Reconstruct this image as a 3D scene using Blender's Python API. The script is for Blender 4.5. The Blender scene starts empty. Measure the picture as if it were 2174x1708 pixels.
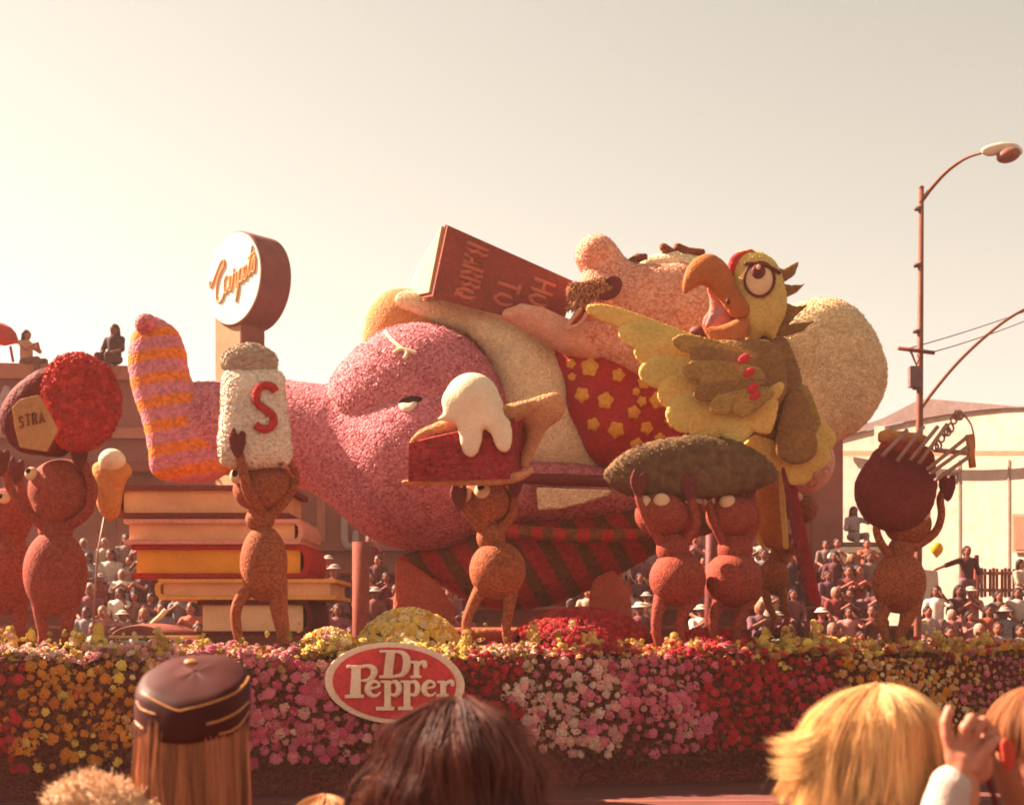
import bpy, math, random
import numpy as np
from mathutils import Vector, Matrix
from mathutils.bvhtree import BVHTree

random.seed(7); rng = np.random.default_rng(7)
R = math.radians
scene = bpy.context.scene
C = scene.collection

# ------------------------------------------------------------------ camera
FPX, CX, HV, CZ = 2760.0, 1086.5, 1330.0, 1.75      # focal length / centre / horizon in units of 1/2173 frame width, eye height
cam = bpy.data.cameras.new('camera'); camo = bpy.data.objects.new('camera', cam); C.objects.link(camo)
camo.location = (0, 0, CZ); camo.rotation_euler = (R(90), 0, 0)
cam.sensor_width = 36; cam.lens = 36*FPX/2173; cam.shift_y = (HV-854)/2173
cam.clip_start = .1; cam.clip_end = 3000
cam.dof.use_dof = True; cam.dof.focus_distance = 14.5; cam.dof.aperture_fstop = 5.6
scene.camera = camo

# ------------------------------------------------------------------ sky, sun, exposure
SUN_BACK, SUN_EL = R(22), R(39)                      # the sun stands to the left, a little behind the float
sd = Vector((-math.cos(SUN_EL)*math.cos(SUN_BACK), math.cos(SUN_EL)*math.sin(SUN_BACK), math.sin(SUN_EL)))
world = bpy.data.worlds.new('World'); scene.world = world; world.use_nodes = True
nt = world.node_tree; bgn = nt.nodes['Background']
sky = nt.nodes.new('ShaderNodeTexSky'); sky.sky_type = 'NISHITA'; sky.sun_disc = False
sky.sun_elevation = SUN_EL; sky.sun_rotation = math.atan2(sd.x, sd.y)
sky.air_density = 1.0; sky.dust_density = .35; sky.ozone_density = 1.0
hs = nt.nodes.new('ShaderNodeHueSaturation'); hs.inputs['Saturation'].default_value = .22
mx = nt.nodes.new('ShaderNodeMixRGB'); mx.blend_type = 'MULTIPLY'; mx.inputs[0].default_value = 1
mx.inputs[2].default_value = (.78, .695, .54, 1)
nt.links.new(sky.outputs[0], hs.inputs['Color']); nt.links.new(hs.outputs[0], mx.inputs[1])
nt.links.new(mx.outputs[0], bgn.inputs['Color']); bgn.inputs['Strength'].default_value = .05
sl = bpy.data.lights.new('sun', 'SUN'); sl.energy = 5.0; sl.angle = R(.6); sl.color = (1, .77, .57)
so = bpy.data.objects.new('sun', sl); C.objects.link(so); so.rotation_euler = (-sd).to_track_quat('-Z', 'Y').to_euler()
so.location = (-20, 4, 20)
vs = scene.view_settings; vs.view_transform = 'Standard'; vs.look = 'None'; vs.exposure = 2.36; vs.gamma = 1
scene.cycles.use_denoising = True; scene.cycles.max_bounces = 6; scene.cycles.diffuse_bounces = 3
scene.cycles.filter_width = 1.9; scene.cycles.use_adaptive_sampling = True

# ------------------------------------------------------------------ helpers
def W(u, v, Y):
    s = Y/FPX
    return Vector(((u-CX)*s, Y, CZ+(HV-v)*s))
def hexc(h, k=1.0):
    h = h.lstrip('#'); o = []
    for i in (0, 2, 4):
        x = int(h[i:i+2], 16)/255; o.append((x/12.92 if x <= .04045 else ((x+.055)/1.055)**2.4)*k)
    return (*o, 1)
def tag(o, label=None, cat=None, group=None, kind=None):
    if label: o['label'] = label
    if cat: o['category'] = cat
    if group: o['group'] = group
    if kind: o['kind'] = kind
    return o
def thing(name, label, cat, loc, group=None):
    o = bpy.data.objects.new(name, None); C.objects.link(o); o.location = loc; o.empty_display_size = .2
    return tag(o, label, cat, group)
def world_loc(o):
    p = Vector((0, 0, 0))
    while o: p += o.location; o = o.parent
    return p
def mk(name, verts, faces, mat, parent=None, smooth=True, origin=None, cols=None):
    verts = np.asarray(verts, dtype=np.float64).reshape(-1, 3)
    base = world_loc(parent) if parent else Vector((0, 0, 0))
    if origin is None: origin = base if parent else Vector((float(verts[:, 0].mean()), float(verts[:, 1].mean()), float(verts[:, 2].min())))
    origin = Vector(origin)
    me = bpy.data.meshes.new(name)
    v = verts-np.array(origin)
    if isinstance(faces, np.ndarray):
        n = faces.shape[1]
        me.vertices.add(len(v)); me.vertices.foreach_set('co', v.ravel())
        me.loops.add(faces.size); me.loops.foreach_set('vertex_index', faces.ravel().astype(np.int32))
        me.polygons.add(len(faces)); me.polygons.foreach_set('loop_start', np.arange(0, faces.size, n, dtype=np.int32))
        me.update(calc_edges=True)
    else:
        me.from_pydata(v.tolist(), [], [list(map(int, f)) for f in faces]); me.update()
    if smooth: me.polygons.foreach_set('use_smooth', [True]*len(me.polygons))
    if cols is not None:
        a = me.color_attributes.new('Col', 'FLOAT_COLOR', 'POINT'); a.data.foreach_set('color', np.asarray(cols, dtype=np.float32).ravel())
    if mat: me.materials.append(mat)
    o = bpy.data.objects.new(name, me); C.objects.link(o)
    if parent: o.parent = parent
    o.location = origin-base
    return o

# ---- surface nets over a scalar field
CORN = [(i, j, k) for i in (0, 1) for j in (0, 1) for k in (0, 1)]
def nets(f):
    s = f < 0; nx, ny, nz = f.shape
    cnt = sum(s[i:nx-1+i, j:ny-1+j, k:nz-1+k].astype(np.int8) for i, j, k in CORN)
    act = (cnt > 0) & (cnt < 8); ids = np.argwhere(act)
    idx = -np.ones(act.shape, dtype=np.int64); idx[act] = np.arange(len(ids))
    acc = np.zeros((len(ids), 3)); num = np.zeros(len(ids))
    for a in CORN:
        for ax in range(3):
            if a[ax]: continue
            b = list(a); b[ax] = 1
            fa = f[ids[:, 0]+a[0], ids[:, 1]+a[1], ids[:, 2]+a[2]]; fb = f[ids[:, 0]+b[0], ids[:, 1]+b[1], ids[:, 2]+b[2]]
            m = (fa < 0) != (fb < 0); t = np.where(m, fa/np.where(m, fa-fb, 1), 0)
            p = np.tile(np.array(a, float), (len(ids), 1)); p[:, ax] += t
            acc[m] += p[m]; num[m] += 1
    verts = ids+acc/num[:, None]
    faces = []
    for ax in range(3):
        o1, o2 = [(1, 2), (2, 0), (0, 1)][ax]
        sl0 = [slice(1, -1)]*3; sl1 = [slice(1, -1)]*3; sl0[ax] = slice(0, -1); sl1[ax] = slice(1, None)
        A, B = s[tuple(sl0)], s[tuple(sl1)]
        e = np.argwhere(A != B)
        if not len(e): continue
        fl = A[A != B]
        for d in (o1, o2): e[:, d] += 1
        q = []
        for d1, d2 in ((-1, -1), (0, -1), (0, 0), (-1, 0)):
            c = e.copy(); c[:, o1] += d1; c[:, o2] += d2
            q.append(idx[c[:, 0], c[:, 1], c[:, 2]])
        q = np.stack(q, 1); q[~fl] = q[~fl][:, ::-1]; faces.append(q)
    return verts, np.concatenate(faces)

def spline(p, n=6, closed=True):
    p = np.asarray(p, float); N = len(p); out = []
    rngi = range(N) if closed else range(N-1)
    for i in rngi:
        g = (lambda j: p[j % N]) if closed else (lambda j: p[min(max(j, 0), N-1)])
        a, b, c, d = g(i-1), g(i), g(i+1), g(i+2)
        for t in np.arange(n)/n:
            out.append(.5*((2*b)+(-a+c)*t+(2*a-5*b+4*c-d)*t*t+(-a+3*b-3*c+d)*t**3))
    if not closed: out.append(p[-1])
    return np.array(out)
def polydist(P, X, Z):
    d = np.full(X.shape, 1e9); ins = np.zeros(X.shape, bool)
    for i in range(len(P)):
        a, b = P[i], P[(i+1) % len(P)]; e = b-a; L = (e*e).sum()+1e-9
        t = np.clip(((X-a[0])*e[0]+(Z-a[1])*e[1])/L, 0, 1)
        d = np.minimum(d, (X-a[0]-t*e[0])**2+(Z-a[1]-t*e[1])**2)
        c = ((a[1] > Z) != (b[1] > Z)); ins ^= c & (X < (b[0]-a[0])*(Z-a[1])/((b[1]-a[1]) if b[1] != a[1] else 1e-9)+a[0])
    return np.where(ins, -1, 1)*np.sqrt(d)

# primitives, all in frame units (u right, v down, y away); y = 0 is the plane of the thing
def cap(*pts): return ('cap', pts)                       # chain of (u, v, y, r)
def ell(u, v, y, ru, rv, ry, a=0): return ('ell', (u, v, y, ru, rv, ry, a))
def infl(pts, k=1.0, y=0, sharp=False, tmax=None): return ('inf', (pts, k, y, sharp, tmax))
def slab(pts, th, y=0, sharp=True): return ('slab', (pts, th, y, sharp))
def box(u, v, y, hu, hv, hy, a=0, r=0): return ('box', (u, v, y, hu, hv, hy, a, r))
def bounds(pr):
    k, a = pr
    if k == 'cap': q = np.array(a, float); return (q[:, 0]-q[:, 3]).min(), (q[:, 0]+q[:, 3]).max(), (q[:, 1]-q[:, 3]).min(), (q[:, 1]+q[:, 3]).max(), (q[:, 2]-q[:, 3]).min(), (q[:, 2]+q[:, 3]).max()
    if k == 'ell': m = max(a[3], a[4]) if a[6] else 0; ru = m or a[3]; rv = m or a[4]; return a[0]-ru, a[0]+ru, a[1]-rv, a[1]+rv, a[2]-a[5], a[2]+a[5]
    if k == 'box': m = math.hypot(a[3], a[4]) if a[6] else 0; ru = m or a[3]; rv = m or a[4]; return a[0]-ru, a[0]+ru, a[1]-rv, a[1]+rv, a[2]-a[5], a[2]+a[5]
    q = np.array(a[0], float); w = min(np.ptp(q[:, 0]), np.ptp(q[:, 1]))/2*1.25
    t = w*a[1] if k == 'inf' else a[1]
    if k == 'inf' and a[4]: t = min(t, a[4]*1.02)
    return q[:, 0].min()-4, q[:, 0].max()+4, q[:, 1].min()-4, q[:, 1].max()+4, a[2]-t, a[2]+t
def field(prims, X, Y, Z, k):
    f = None
    for kind, a in prims:
        if kind == 'cap':
            d = None
            for p, q in zip(a[:-1], a[1:]):
                pa = np.array([p[0], p[2], -p[1]]); qa = np.array([q[0], q[2], -q[1]]); e = qa-pa; L = (e*e).sum()+1e-9
                t = np.clip(((X-pa[0])*e[0]+(Y-pa[1])*e[1]+(Z-pa[2])*e[2])/L, 0, 1)
                dd = np.sqrt((X-pa[0]-t*e[0])**2+(Y-pa[1]-t*e[1])**2+(Z-pa[2]-t*e[2])**2)-(p[3]+(q[3]-p[3])*t)
                d = dd if d is None else np.minimum(d, dd)
        elif kind == 'ell':
            u, v, y, ru, rv, ry, an = a; c, s = math.cos(R(an)), math.sin(R(an))
            x0, z0 = X-u, Z+v; x1 = x0*c+z0*s; z1 = -x0*s+z0*c; y1 = Y-y
            k0 = np.sqrt((x1/ru)**2+(y1/ry)**2+(z1/rv)**2); k1 = np.sqrt((x1/ru**2)**2+(y1/ry**2)**2+(z1/rv**2)**2)+1e-9
            d = k0*(k0-1)/k1
        elif kind == 'box':
            u, v, y, hu, hv, hy, an, r = a; c, s = math.cos(R(an)), math.sin(R(an))
            x0, z0 = X-u, Z+v; x1 = np.abs(x0*c+z0*s)-hu+r; z1 = np.abs(-x0*s+z0*c)-hv+r; y1 = np.abs(Y-y)-hy+r
            d = np.sqrt(np.maximum(x1, 0)**2+np.maximum(y1, 0)**2+np.maximum(z1, 0)**2)+np.minimum(np.maximum(x1, np.maximum(y1, z1)), 0)-r
        else:
            pts = np.array([(p[0], -p[1]) for p in a[0]], float)
            if not a[3]: pts = spline(pts)
            X2, Z2 = X[:, 0, :], Z[:, 0, :]; dd = polydist(pts, X2, Z2)
            if kind == 'slab':
                d = np.maximum(dd[:, None, :], np.abs(Y-a[2])-a[1])
            else:
                hx = X2[1, 0]-X2[0, 0]; ins = dd < 0; h = np.where(ins, np.minimum(-dd, 1e9)*(-dd).max(), 0); h *= .5
                for _ in range(500):
                    g = h.copy(); g[1:-1, 1:-1] = .25*(h[2:, 1:-1]+h[:-2, 1:-1]+h[1:-1, 2:]+h[1:-1, :-2]+hx*hx); h = np.where(ins, g, 0)
                Hm = math.sqrt(2*h.max())+1e-6
                h = np.where(ins, h, -dd*Hm*.5)
                hh = 2*h
                if a[4]: lim = (a[4]/a[1])**2; hh = np.where(hh > 0, lim*(1-np.exp(-hh/lim)), hh)
                d = ((Y-a[2])**2/a[1]**2-hh[:, None, :])/(2*Hm)
        if f is None: f = d
        else:
            hq = np.clip(.5+.5*(f-d)/k, 0, 1); f = f*(1-hq)+d*hq-k*hq*(1-hq)
    return f
def blobmesh(prims, k=8, h=4, pad=2.5, warp=None, cut=None):
    b = np.array([bounds(p) for p in prims]); lo = np.array([b[:, 0].min(), b[:, 4].min(), -b[:, 3].max()])-pad*h-k*.3
    hi = np.array([b[:, 1].max(), b[:, 5].max(), -b[:, 2].min()])+pad*h+k*.3
    ax = [np.arange(lo[i], hi[i]+h, h) for i in range(3)]
    X, Y, Z = np.meshgrid(*ax, indexing='ij')
    f = field(prims, X, Y, Z, k)
    if cut is not None: f = np.maximum(f, cut(X, Y, -Z))
    v, q = nets(f); v = v*h+lo
    if warp is not None: v[:, 1] += warp(v[:, 0], -v[:, 2])
    return v, q
def towards(v, Y0):
    s = Y0/FPX; o = np.empty_like(v); o[:, 0] = (v[:, 0]-CX)*s; o[:, 1] = Y0+v[:, 1]*s; o[:, 2] = CZ+(HV+v[:, 2])*s
    return o
def blob(name, Y0, prims, mat, parent=None, k=8, h=4, warp=None, cut=None, smooth=True):
    v, q = blobmesh(prims, k, h, warp=warp, cut=cut)
    return mk(name, towards(v, Y0), q, mat, parent, smooth)
def geo(o):
    me = o.data; v = np.empty(len(me.vertices)*3); me.vertices.foreach_get('co', v); v = v.reshape(-1, 3)+np.array(world_loc(o))
    return v, [tuple(p.vertices) for p in me.polygons]
def bvh(o):
    v, f = geo(o); return BVHTree.FromPolygons([Vector(x) for x in v], f)
def hit(tree, u, v):
    o = Vector((0, 0, CZ)); d = (W(u, v, 10)-o).normalized(); r = tree.ray_cast(o, d)
    return r[0], r[1]
def frame_from(n, up=Vector((0, 0, 1))):
    n = n.normalized(); x = up.cross(n)
    if x.length < 1e-3: x = Vector((1, 0, 0))
    x.normalize(); y = n.cross(x); return x, y, n
def tube_np(paths, radii, sides=6, closed=False):
    V, Fc, off = [], [], 0
    for P, rr in zip(paths, radii):
        P = np.asarray(P, float); n = len(P); rr = np.broadcast_to(rr, (n,))
        T = np.gradient(P, axis=0); T /= np.linalg.norm(T, axis=1)[:, None]+1e-12
        ref = np.array([0, 0, 1.]) if abs(T[:, 2]).mean() < .8 else np.array([0, 1., 0])
        A = np.cross(T, ref); A /= np.linalg.norm(A, axis=1)[:, None]+1e-12; B = np.cross(T, A)
        an = np.arange(sides)*2*np.pi/sides
        ring = P[:, None, :]+rr[:, None, None]*(np.cos(an)[None, :, None]*A[:, None, :]+np.sin(an)[None, :, None]*B[:, None, :])
        V.append(ring.reshape(-1, 3))
        for i in range(n-1):
            for j in range(sides):
                Fc.append((off+i*sides+j, off+i*sides+(j+1) % sides, off+(i+1)*sides+(j+1) % sides, off+(i+1)*sides+j))
        if n > 1: 
            Fc.append(tuple(off+j for j in range(sides))[::-1]); Fc.append(tuple(off+(n-1)*sides+j for j in range(sides)))
        off += n*sides
    return np.concatenate(V), Fc
def tube(name, pts, r, mat, parent=None, sides=8):
    v, f = tube_np([[tuple(p) for p in pts]], [np.asarray(r) if hasattr(r, '__len__') else r], sides); return mk(name, v, f, mat, parent)
def boxm(name, c, h, mat, parent=None, yaw=0, bev=0.0, mtx=None):
    """box of half sizes h about c; bev chamfers its edges"""
    import bmesh
    bm = bmesh.new(); bmesh.ops.create_cube(bm, size=2)
    for v in bm.verts: v.co = Vector((v.co.x*h[0], v.co.y*h[1], v.co.z*h[2]))
    if bev: bmesh.ops.bevel(bm, geom=list(bm.edges), offset=bev, segments=2, affect='EDGES', profile=.5)
    rot = mtx or Matrix.Rotation(yaw, 3, 'Z')
    vs_ = [tuple(rot @ v.co+Vector(c)) for v in bm.verts]; bm.verts.index_update(); fs = [[v.index for v in f.verts] for f in bm.faces]; bm.free()
    return mk(name, vs_, fs, mat, parent, smooth=False)
def prism(name, pts, Y0, Y1, mat, parent=None):
    """polygon in frame units at depth Y0, extruded straight back to depth Y1 (metres)"""
    a = [W(u, v, Y0) for u, v in pts]; n = len(a); b = [p+Vector((0, Y1-Y0, 0)) for p in a]
    f = [list(range(n)), list(range(2*n-1, n-1, -1))]+[[i, i+n, (i+1) % n+n, (i+1) % n] for i in range(n)]
    return mk(name, [tuple(p) for p in a+b], f, mat, parent, smooth=False)
def quadslab(name, corners, th, mat, parent=None):
    """a board through four world points, th thick along its normal"""
    p = [Vector(c) for c in corners]; n = (p[1]-p[0]).cross(p[3]-p[0]).normalized()*th
    v = p+[q+n for q in p]; f = [[0, 3, 2, 1], [4, 5, 6, 7], [0, 1, 5, 4], [1, 2, 6, 5], [2, 3, 7, 6], [3, 0, 4, 7]]
    return mk(name, [tuple(q) for q in v], f, mat, parent, smooth=False)
def petals(o, n, size, mat, name='petal_cover', lift=.3):
    """a coat of small loose petals over a surface: one joined part"""
    v, f = geo(o); F = np.array([(a[0], a[1], a[2]) for a in f]+[(a[0], a[2], a[3]) for a in f if len(a) > 3])
    a, b, c = v[F[:, 0]], v[F[:, 1]], v[F[:, 2]]; nn = np.cross(b-a, c-a); ar = np.linalg.norm(nn, axis=1); nn /= ar[:, None]+1e-12
    # only the half that can be seen from the street side
    keep = nn[:, 1] < .35; w = ar*keep; i = rng.choice(len(F), n, p=w/w.sum())
    r1 = np.sqrt(rng.random(n)); r2 = rng.random(n)
    p = (1-r1)[:, None]*a[i]+(r1*(1-r2))[:, None]*b[i]+(r1*r2)[:, None]*c[i]; N = nn[i]
    t = rng.normal(size=(n, 3)); t -= (t*N).sum(1)[:, None]*N; t /= np.linalg.norm(t, axis=1)[:, None]; bb = np.cross(N, t)
    size = size*.62; n_ = n; til = rng.uniform(.05, .8, n)[:, None]; d = t*np.cos(til)+N*np.sin(til); s = size*rng.uniform(.6, 1.4, n)[:, None]
    q = np.stack([p-bb*s*.25, p+bb*s*.25, p+d*s+bb*s*.3, p+d*s*1.1-bb*s*.3], 1).reshape(-1, 3)
    fc = np.arange(4*n).reshape(-1, 4)
    pc = mk(name, q, fc, mat, o, smooth=False); pc['kind'] = 'stuff'; return pc
def copy_tree(o, parent=None):
    c = o.copy(); C.objects.link(c); c.parent = parent
    for ch in o.children: copy_tree(ch, c)
    return c

# ------------------------------------------------------------------ materials
def new_mat(name):
    m = bpy.data.materials.new(name); m.use_nodes = True; t = m.node_tree; return m, t, t.nodes['Principled BSDF']
def setp(b, rough, spec):
    b.inputs['Roughness'].default_value = rough; b.inputs['Specular IOR Level'].default_value = spec
GK = .8
def dim(c): return tuple(x*GK for x in c[:3])+(1,)
def P(name, c1, c2=None, scale=22, rough=.85, bump=.5, spec=.15, kind='cells', dist=.02, c3=None):
    """petal / seed / plaster skins: cell or cloud mottling of real colour, with relief"""
    m, t, b = new_mat(name); setp(b, rough, spec); c1 = dim(c1); c2 = dim(c2) if c2 else None; c3 = dim(c3) if c3 else None; c2 = c2 or tuple(x*.7 for x in c1[:3])+(1,)
    tc = t.nodes.new('ShaderNodeTexCoord'); 
    if kind == 'cells':
        vo = t.nodes.new('ShaderNodeTexVoronoi'); vo.inputs['Scale'].default_value = scale; t.links.new(tc.outputs['Object'], vo.inputs['Vector'])
        sp = t.nodes.new('ShaderNodeSeparateColor'); t.links.new(vo.outputs['Color'], sp.inputs[0]); fac = sp.outputs[0]; hgt = vo.outputs['Distance']
    else:
        no = t.nodes.new('ShaderNodeTexNoise'); no.inputs['Scale'].default_value = scale; no.inputs['Detail'].default_value = 5; t.links.new(tc.outputs['Object'], no.inputs['Vector'])
        fac = no.outputs['Fac']; hgt = no.outputs['Fac']
    cr = t.nodes.new('ShaderNodeValToRGB'); e = cr.color_ramp.elements
    lo, hi = (.0, 1.) if kind == 'cells' else (.33, .68)
    e[0].position = lo; e[0].color = c2; e[1].position = hi; e[1].color = c1
    if c3: x = e.new(.5); x.color = c3
    t.links.new(fac, cr.inputs[0])
    n2 = t.nodes.new('ShaderNodeTexNoise'); n2.inputs['Scale'].default_value = 2.2; n2.inputs['Detail'].default_value = 6; t.links.new(tc.outputs['Object'], n2.inputs['Vector'])
    mr = t.nodes.new('ShaderNodeMapRange'); mr.inputs[1].default_value = .3; mr.inputs[2].default_value = .7; mr.inputs[3].default_value = .86; mr.inputs[4].default_value = 1.12
    t.links.new(n2.outputs['Fac'], mr.inputs[0])
    ml = t.nodes.new('ShaderNodeMixRGB'); ml.blend_type = 'MULTIPLY'; ml.inputs[0].default_value = 1; t.links.new(cr.outputs[0], ml.inputs[1]); t.links.new(mr.outputs[0], ml.inputs[2])
    t.links.new(ml.outputs[0], b.inputs['Base Color'])
    if bump:
        bp = t.nodes.new('ShaderNodeBump'); bp.inputs['Strength'].default_value = bump; bp.inputs['Distance'].default_value = dist; bp.invert = kind == 'cells'
        t.links.new(hgt, bp.inputs['Height']); t.links.new(bp.outputs[0], b.inputs['Normal'])
    m['out'] = 0
    return m
def objcol(name, rough=.85, spec=.15, scale=60, bump=.2, attr=False, var=.25):
    """takes its colour from the object (or, for joined flowers, from each flower)"""
    m, t, b = new_mat(name); setp(b, rough, spec)
    if attr: s = t.nodes.new('ShaderNodeAttribute'); s.attribute_name = 'Col'
    else: s = t.nodes.new('ShaderNodeObjectInfo')
    tc = t.nodes.new('ShaderNodeTexCoord'); no = t.nodes.new('ShaderNodeTexNoise'); no.inputs['Scale'].default_value = scale; no.inputs['Detail'].default_value = 3
    t.links.new(tc.outputs['Object'], no.inputs['Vector'])
    mr = t.nodes.new('ShaderNodeMapRange'); mr.inputs[1].default_value = .3; mr.inputs[2].default_value = .7; mr.inputs[3].default_value = 1-var; mr.inputs[4].default_value = 1+var
    t.links.new(no.outputs['Fac'], mr.inputs[0])
    ml = t.nodes.new('ShaderNodeMixRGB'); ml.blend_type = 'MULTIPLY'; ml.inputs[0].default_value = 1; mr.inputs[3].default_value *= .72; mr.inputs[4].default_value *= .72
    t.links.new(s.outputs['Color'], ml.inputs[1]); t.links.new(mr.outputs[0], ml.inputs[2]); t.links.new(ml.outputs[0], b.inputs['Base Color'])
    if bump:
        bp = t.nodes.new('ShaderNodeBump'); bp.inputs['Strength'].default_value = bump; bp.inputs['Distance'].default_value = .01
        t.links.new(no.outputs['Fac'], bp.inputs['Height']); t.links.new(bp.outputs[0], b.inputs['Normal'])
    return m
def stripes(name, ca, cb, freq, tilt, duty=.5, scale=24, axis='Z', phase=0, bump=.5, wob=.05):
    m = P(name, ca, None, scale, bump=bump); t = m.node_tree; b = t.nodes['Principled BSDF']
    tc = t.nodes.new('ShaderNodeTexCoord'); sx = t.nodes.new('ShaderNodeSeparateXYZ'); t.links.new(tc.outputs['Object'], sx.inputs[0])
    no = t.nodes.new('ShaderNodeTexNoise'); no.inputs['Scale'].default_value = 9; t.links.new(tc.outputs['Object'], no.inputs['Vector'])
    def mth(op, a, c):
        n = t.nodes.new('ShaderNodeMath'); n.operation = op
        for i, x in enumerate((a, c)):
            if isinstance(x, (int, float)): n.inputs[i].default_value = x
            else: t.links.new(x, n.inputs[i])
        return n.outputs[0]
    main, oth = (sx.outputs['Z'], sx.outputs['X']) if axis == 'Z' else (sx.outputs['X'], sx.outputs['Z'])
    val = mth('ADD', mth('ADD', mth('MULTIPLY', oth, tilt), main), mth('MULTIPLY', no.outputs['Fac'], wob))
    fr = mth('FRACT', mth('ADD', mth('MULTIPLY', val, freq), phase+10), 0); msk = mth('LESS_THAN', fr, duty)
    vo = [n for n in t.nodes if n.type == 'TEX_VORONOI'][0]; sp = t.nodes.new('ShaderNodeSeparateColor'); t.links.new(vo.outputs['Color'], sp.inputs[0])
    sh = mth('ADD', mth('MULTIPLY', sp.outputs[0], .5), .75)
    m1 = t.nodes.new('ShaderNodeMixRGB'); t.links.new(msk, m1.inputs[0]); m1.inputs[1].default_value = dim(ca); m1.inputs[2].default_value = dim(cb)
    m2 = t.nodes.new('ShaderNodeMixRGB'); m2.blend_type = 'MULTIPLY'; m2.inputs[0].default_value = 1; t.links.new(m1.outputs[0], m2.inputs[1]); t.links.new(sh, m2.inputs[2])
    t.links.new(m2.outputs[0], b.inputs['Base Color']); return m
# ------------------------------------------------------------------ palette
pink   = P('pink_petals', (.82, .29, .32, 1), (.46, .085, .115, 1), 30, bump=.9, dist=.03)
pinkP  = P('pink_petal_flakes', (.92, .42, .43, 1), (.52, .11, .14, 1), 40, bump=0)
white  = P('cream_flower_skin', (.98, .78, .50, 1), (.74, .50, .28, 1), 34, bump=.8, dist=.025)
whiteP = P('cream_flower_flakes', (.92, .76, .52, 1), (.82, .62, .38, 1), 40, bump=0)
pillowM = P('pillow_cream', (.96, .74, .44, 1), (.66, .40, .19, 1), 34, bump=.8, dist=.025)
tan    = P('tan_bark_skin', (.70, .30, .11, 1), (.55, .2, .07, 1), 34, bump=.6)
skin   = P('rosy_face_skin', (.90, .50, .42, 1), (.62, .20, .13, 1), 36, bump=.7, c3=(.82, .36, .2, 1))
armM   = P('peach_arm_skin', (.82, .43, .30, 1), (.70, .3, .2, 1), 34, bump=.5)
redsh  = P('red_shirt', (.50, .030, .032, 1), (.36, .018, .022, 1), 34, bump=.5)
yel    = P('yellow_blossom', (.80, .38, .06, 1), (.64, .26, .04, 1), 34, bump=.4)
antM   = P('rust_ant_skin', (.46, .125, .045, 1), (.23, .05, .023, 1), 48, bump=.6, dist=.012)
antR   = P('red_ant_skin', (.42, .078, .042, 1), (.23, .036, .025, 1), 48, bump=.6, dist=.012)
antD   = P('dark_mitten', (.20, .038, .032, 1), (.14, .026, .023, 1), 40, bump=.4)
eyeW   = P('eye_white', (.84, .56, .32, 1), (.78, .5, .28, 1), 30, bump=.1)
eyeB   = P('eye_black', (.05, .012, .012, 1), (.04, .01, .01, 1), 30, bump=.1)
brown  = P('brown_moustache', (.34, .11, .04, 1), (.17, .045, .018, 1), 40, bump=.8, dist=.03)
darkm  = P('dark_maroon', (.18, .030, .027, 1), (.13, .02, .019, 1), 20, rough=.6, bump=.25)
olive  = P('olive_feathers', (.50, .28, .075, 1), (.33, .175, .05, 1), 34, bump=.6)
oliveD = P('dark_olive_feathers', (.36, .175, .06, 1), (.25, .112, .042, 1), 34, bump=.6)
gold   = P('golden_feathers', (.88, .55, .16, 1), (.74, .42, .10, 1), 34, bump=.6)
goldL  = P('head_yellow', (.80, .56, .17, 1), (.66, .44, .12, 1), 34, bump=.6)
beakM  = P('orange_beak', (.54, .165, .045, 1), (.43, .12, .035, 1), 44, bump=.35)
crim   = P('crimson_petals', (.66, .05, .045, 1), (.48, .03, .03, 1), 34, bump=.6)
pickle = P('pickle_green', (.22, .125, .055, 1), (.13, .062, .03, 1), 9, kind='cloud', bump=.7, dist=.04)
wood   = P('wood_brown', (.27, .06, .036, 1), (.2, .043, .026, 1), 14, kind='cloud', bump=.3)
legM   = P('stand_leg_salmon', (.62, .13, .07, 1), (.5, .09, .05, 1), 30, bump=.4)
asph   = P('asphalt', (.17, .055, .046, 1), (.13, .04, .034, 1), 90, kind='cloud', bump=.25, dist=.006)
conc   = P('concrete', (.15, .07, .048, 1), (.11, .05, .036, 1), 20, kind='cloud', bump=.2)
wallbr = P('brown_stucco', (.34, .115, .085, 1), (.28, .092, .068, 1), 18, kind='cloud', bump=.25)
walltn = P('tan_stucco', (.46, .175, .105, 1), (.4, .145, .085, 1), 18, kind='cloud', bump=.25)
cream  = P('cream_stucco', (.47, .36, .29, 1), (.41, .31, .245, 1), 3, kind='cloud', bump=.15)
roofg  = P('grey_roof', (.19, .125, .115, 1), (.15, .095, .09, 1), 6, kind='cloud', bump=.15)
steel  = P('rusty_pole_paint', (.24, .075, .045, 1), (.18, .05, .03, 1), 8, kind='cloud', bump=.15, rough=.6)
lampW  = P('pale_lamp_housing', (.78, .62, .46, 1), (.7, .54, .4, 1), 8, kind='cloud', bump=.05, rough=.5)
glassb = P('brown_lamp_bowl', (.30, .10, .06, 1), (.22, .07, .04, 1), 12, kind='cloud', bump=.2, rough=.55, spec=.2)
signW  = P('sign_face', (.92, .84, .68, 1), (.88, .80, .64, 1), 2, kind='cloud', bump=0, rough=.5)
signO  = P('sign_lettering', (.86, .42, .16, 1), (.8, .36, .12, 1), 6, kind='cloud', bump=0, rough=.6)
signB  = P('sign_case_brown', (.26, .075, .06, 1), (.21, .058, .046, 1), 4, kind='cloud', bump=.1)
signT  = P('sign_pylon_tan', (.52, .27, .15, 1), (.45, .22, .12, 1), 40, kind='cloud', bump=.3)
lilac  = P('pale_letter', (.46, .33, .30, 1), (.4, .28, .26, 1), 8, kind='cloud', bump=.05)
moss   = P('dark_leaf_mat', (.23, .042, .028, 1), (.13, .022, .017, 1), 30, bump=.9, dist=.05)
leafG  = P('brownish_leaves', (.15, .075, .02, 1), (.08, .03, .012, 1), 30, kind='cloud', bump=.3)
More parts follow.
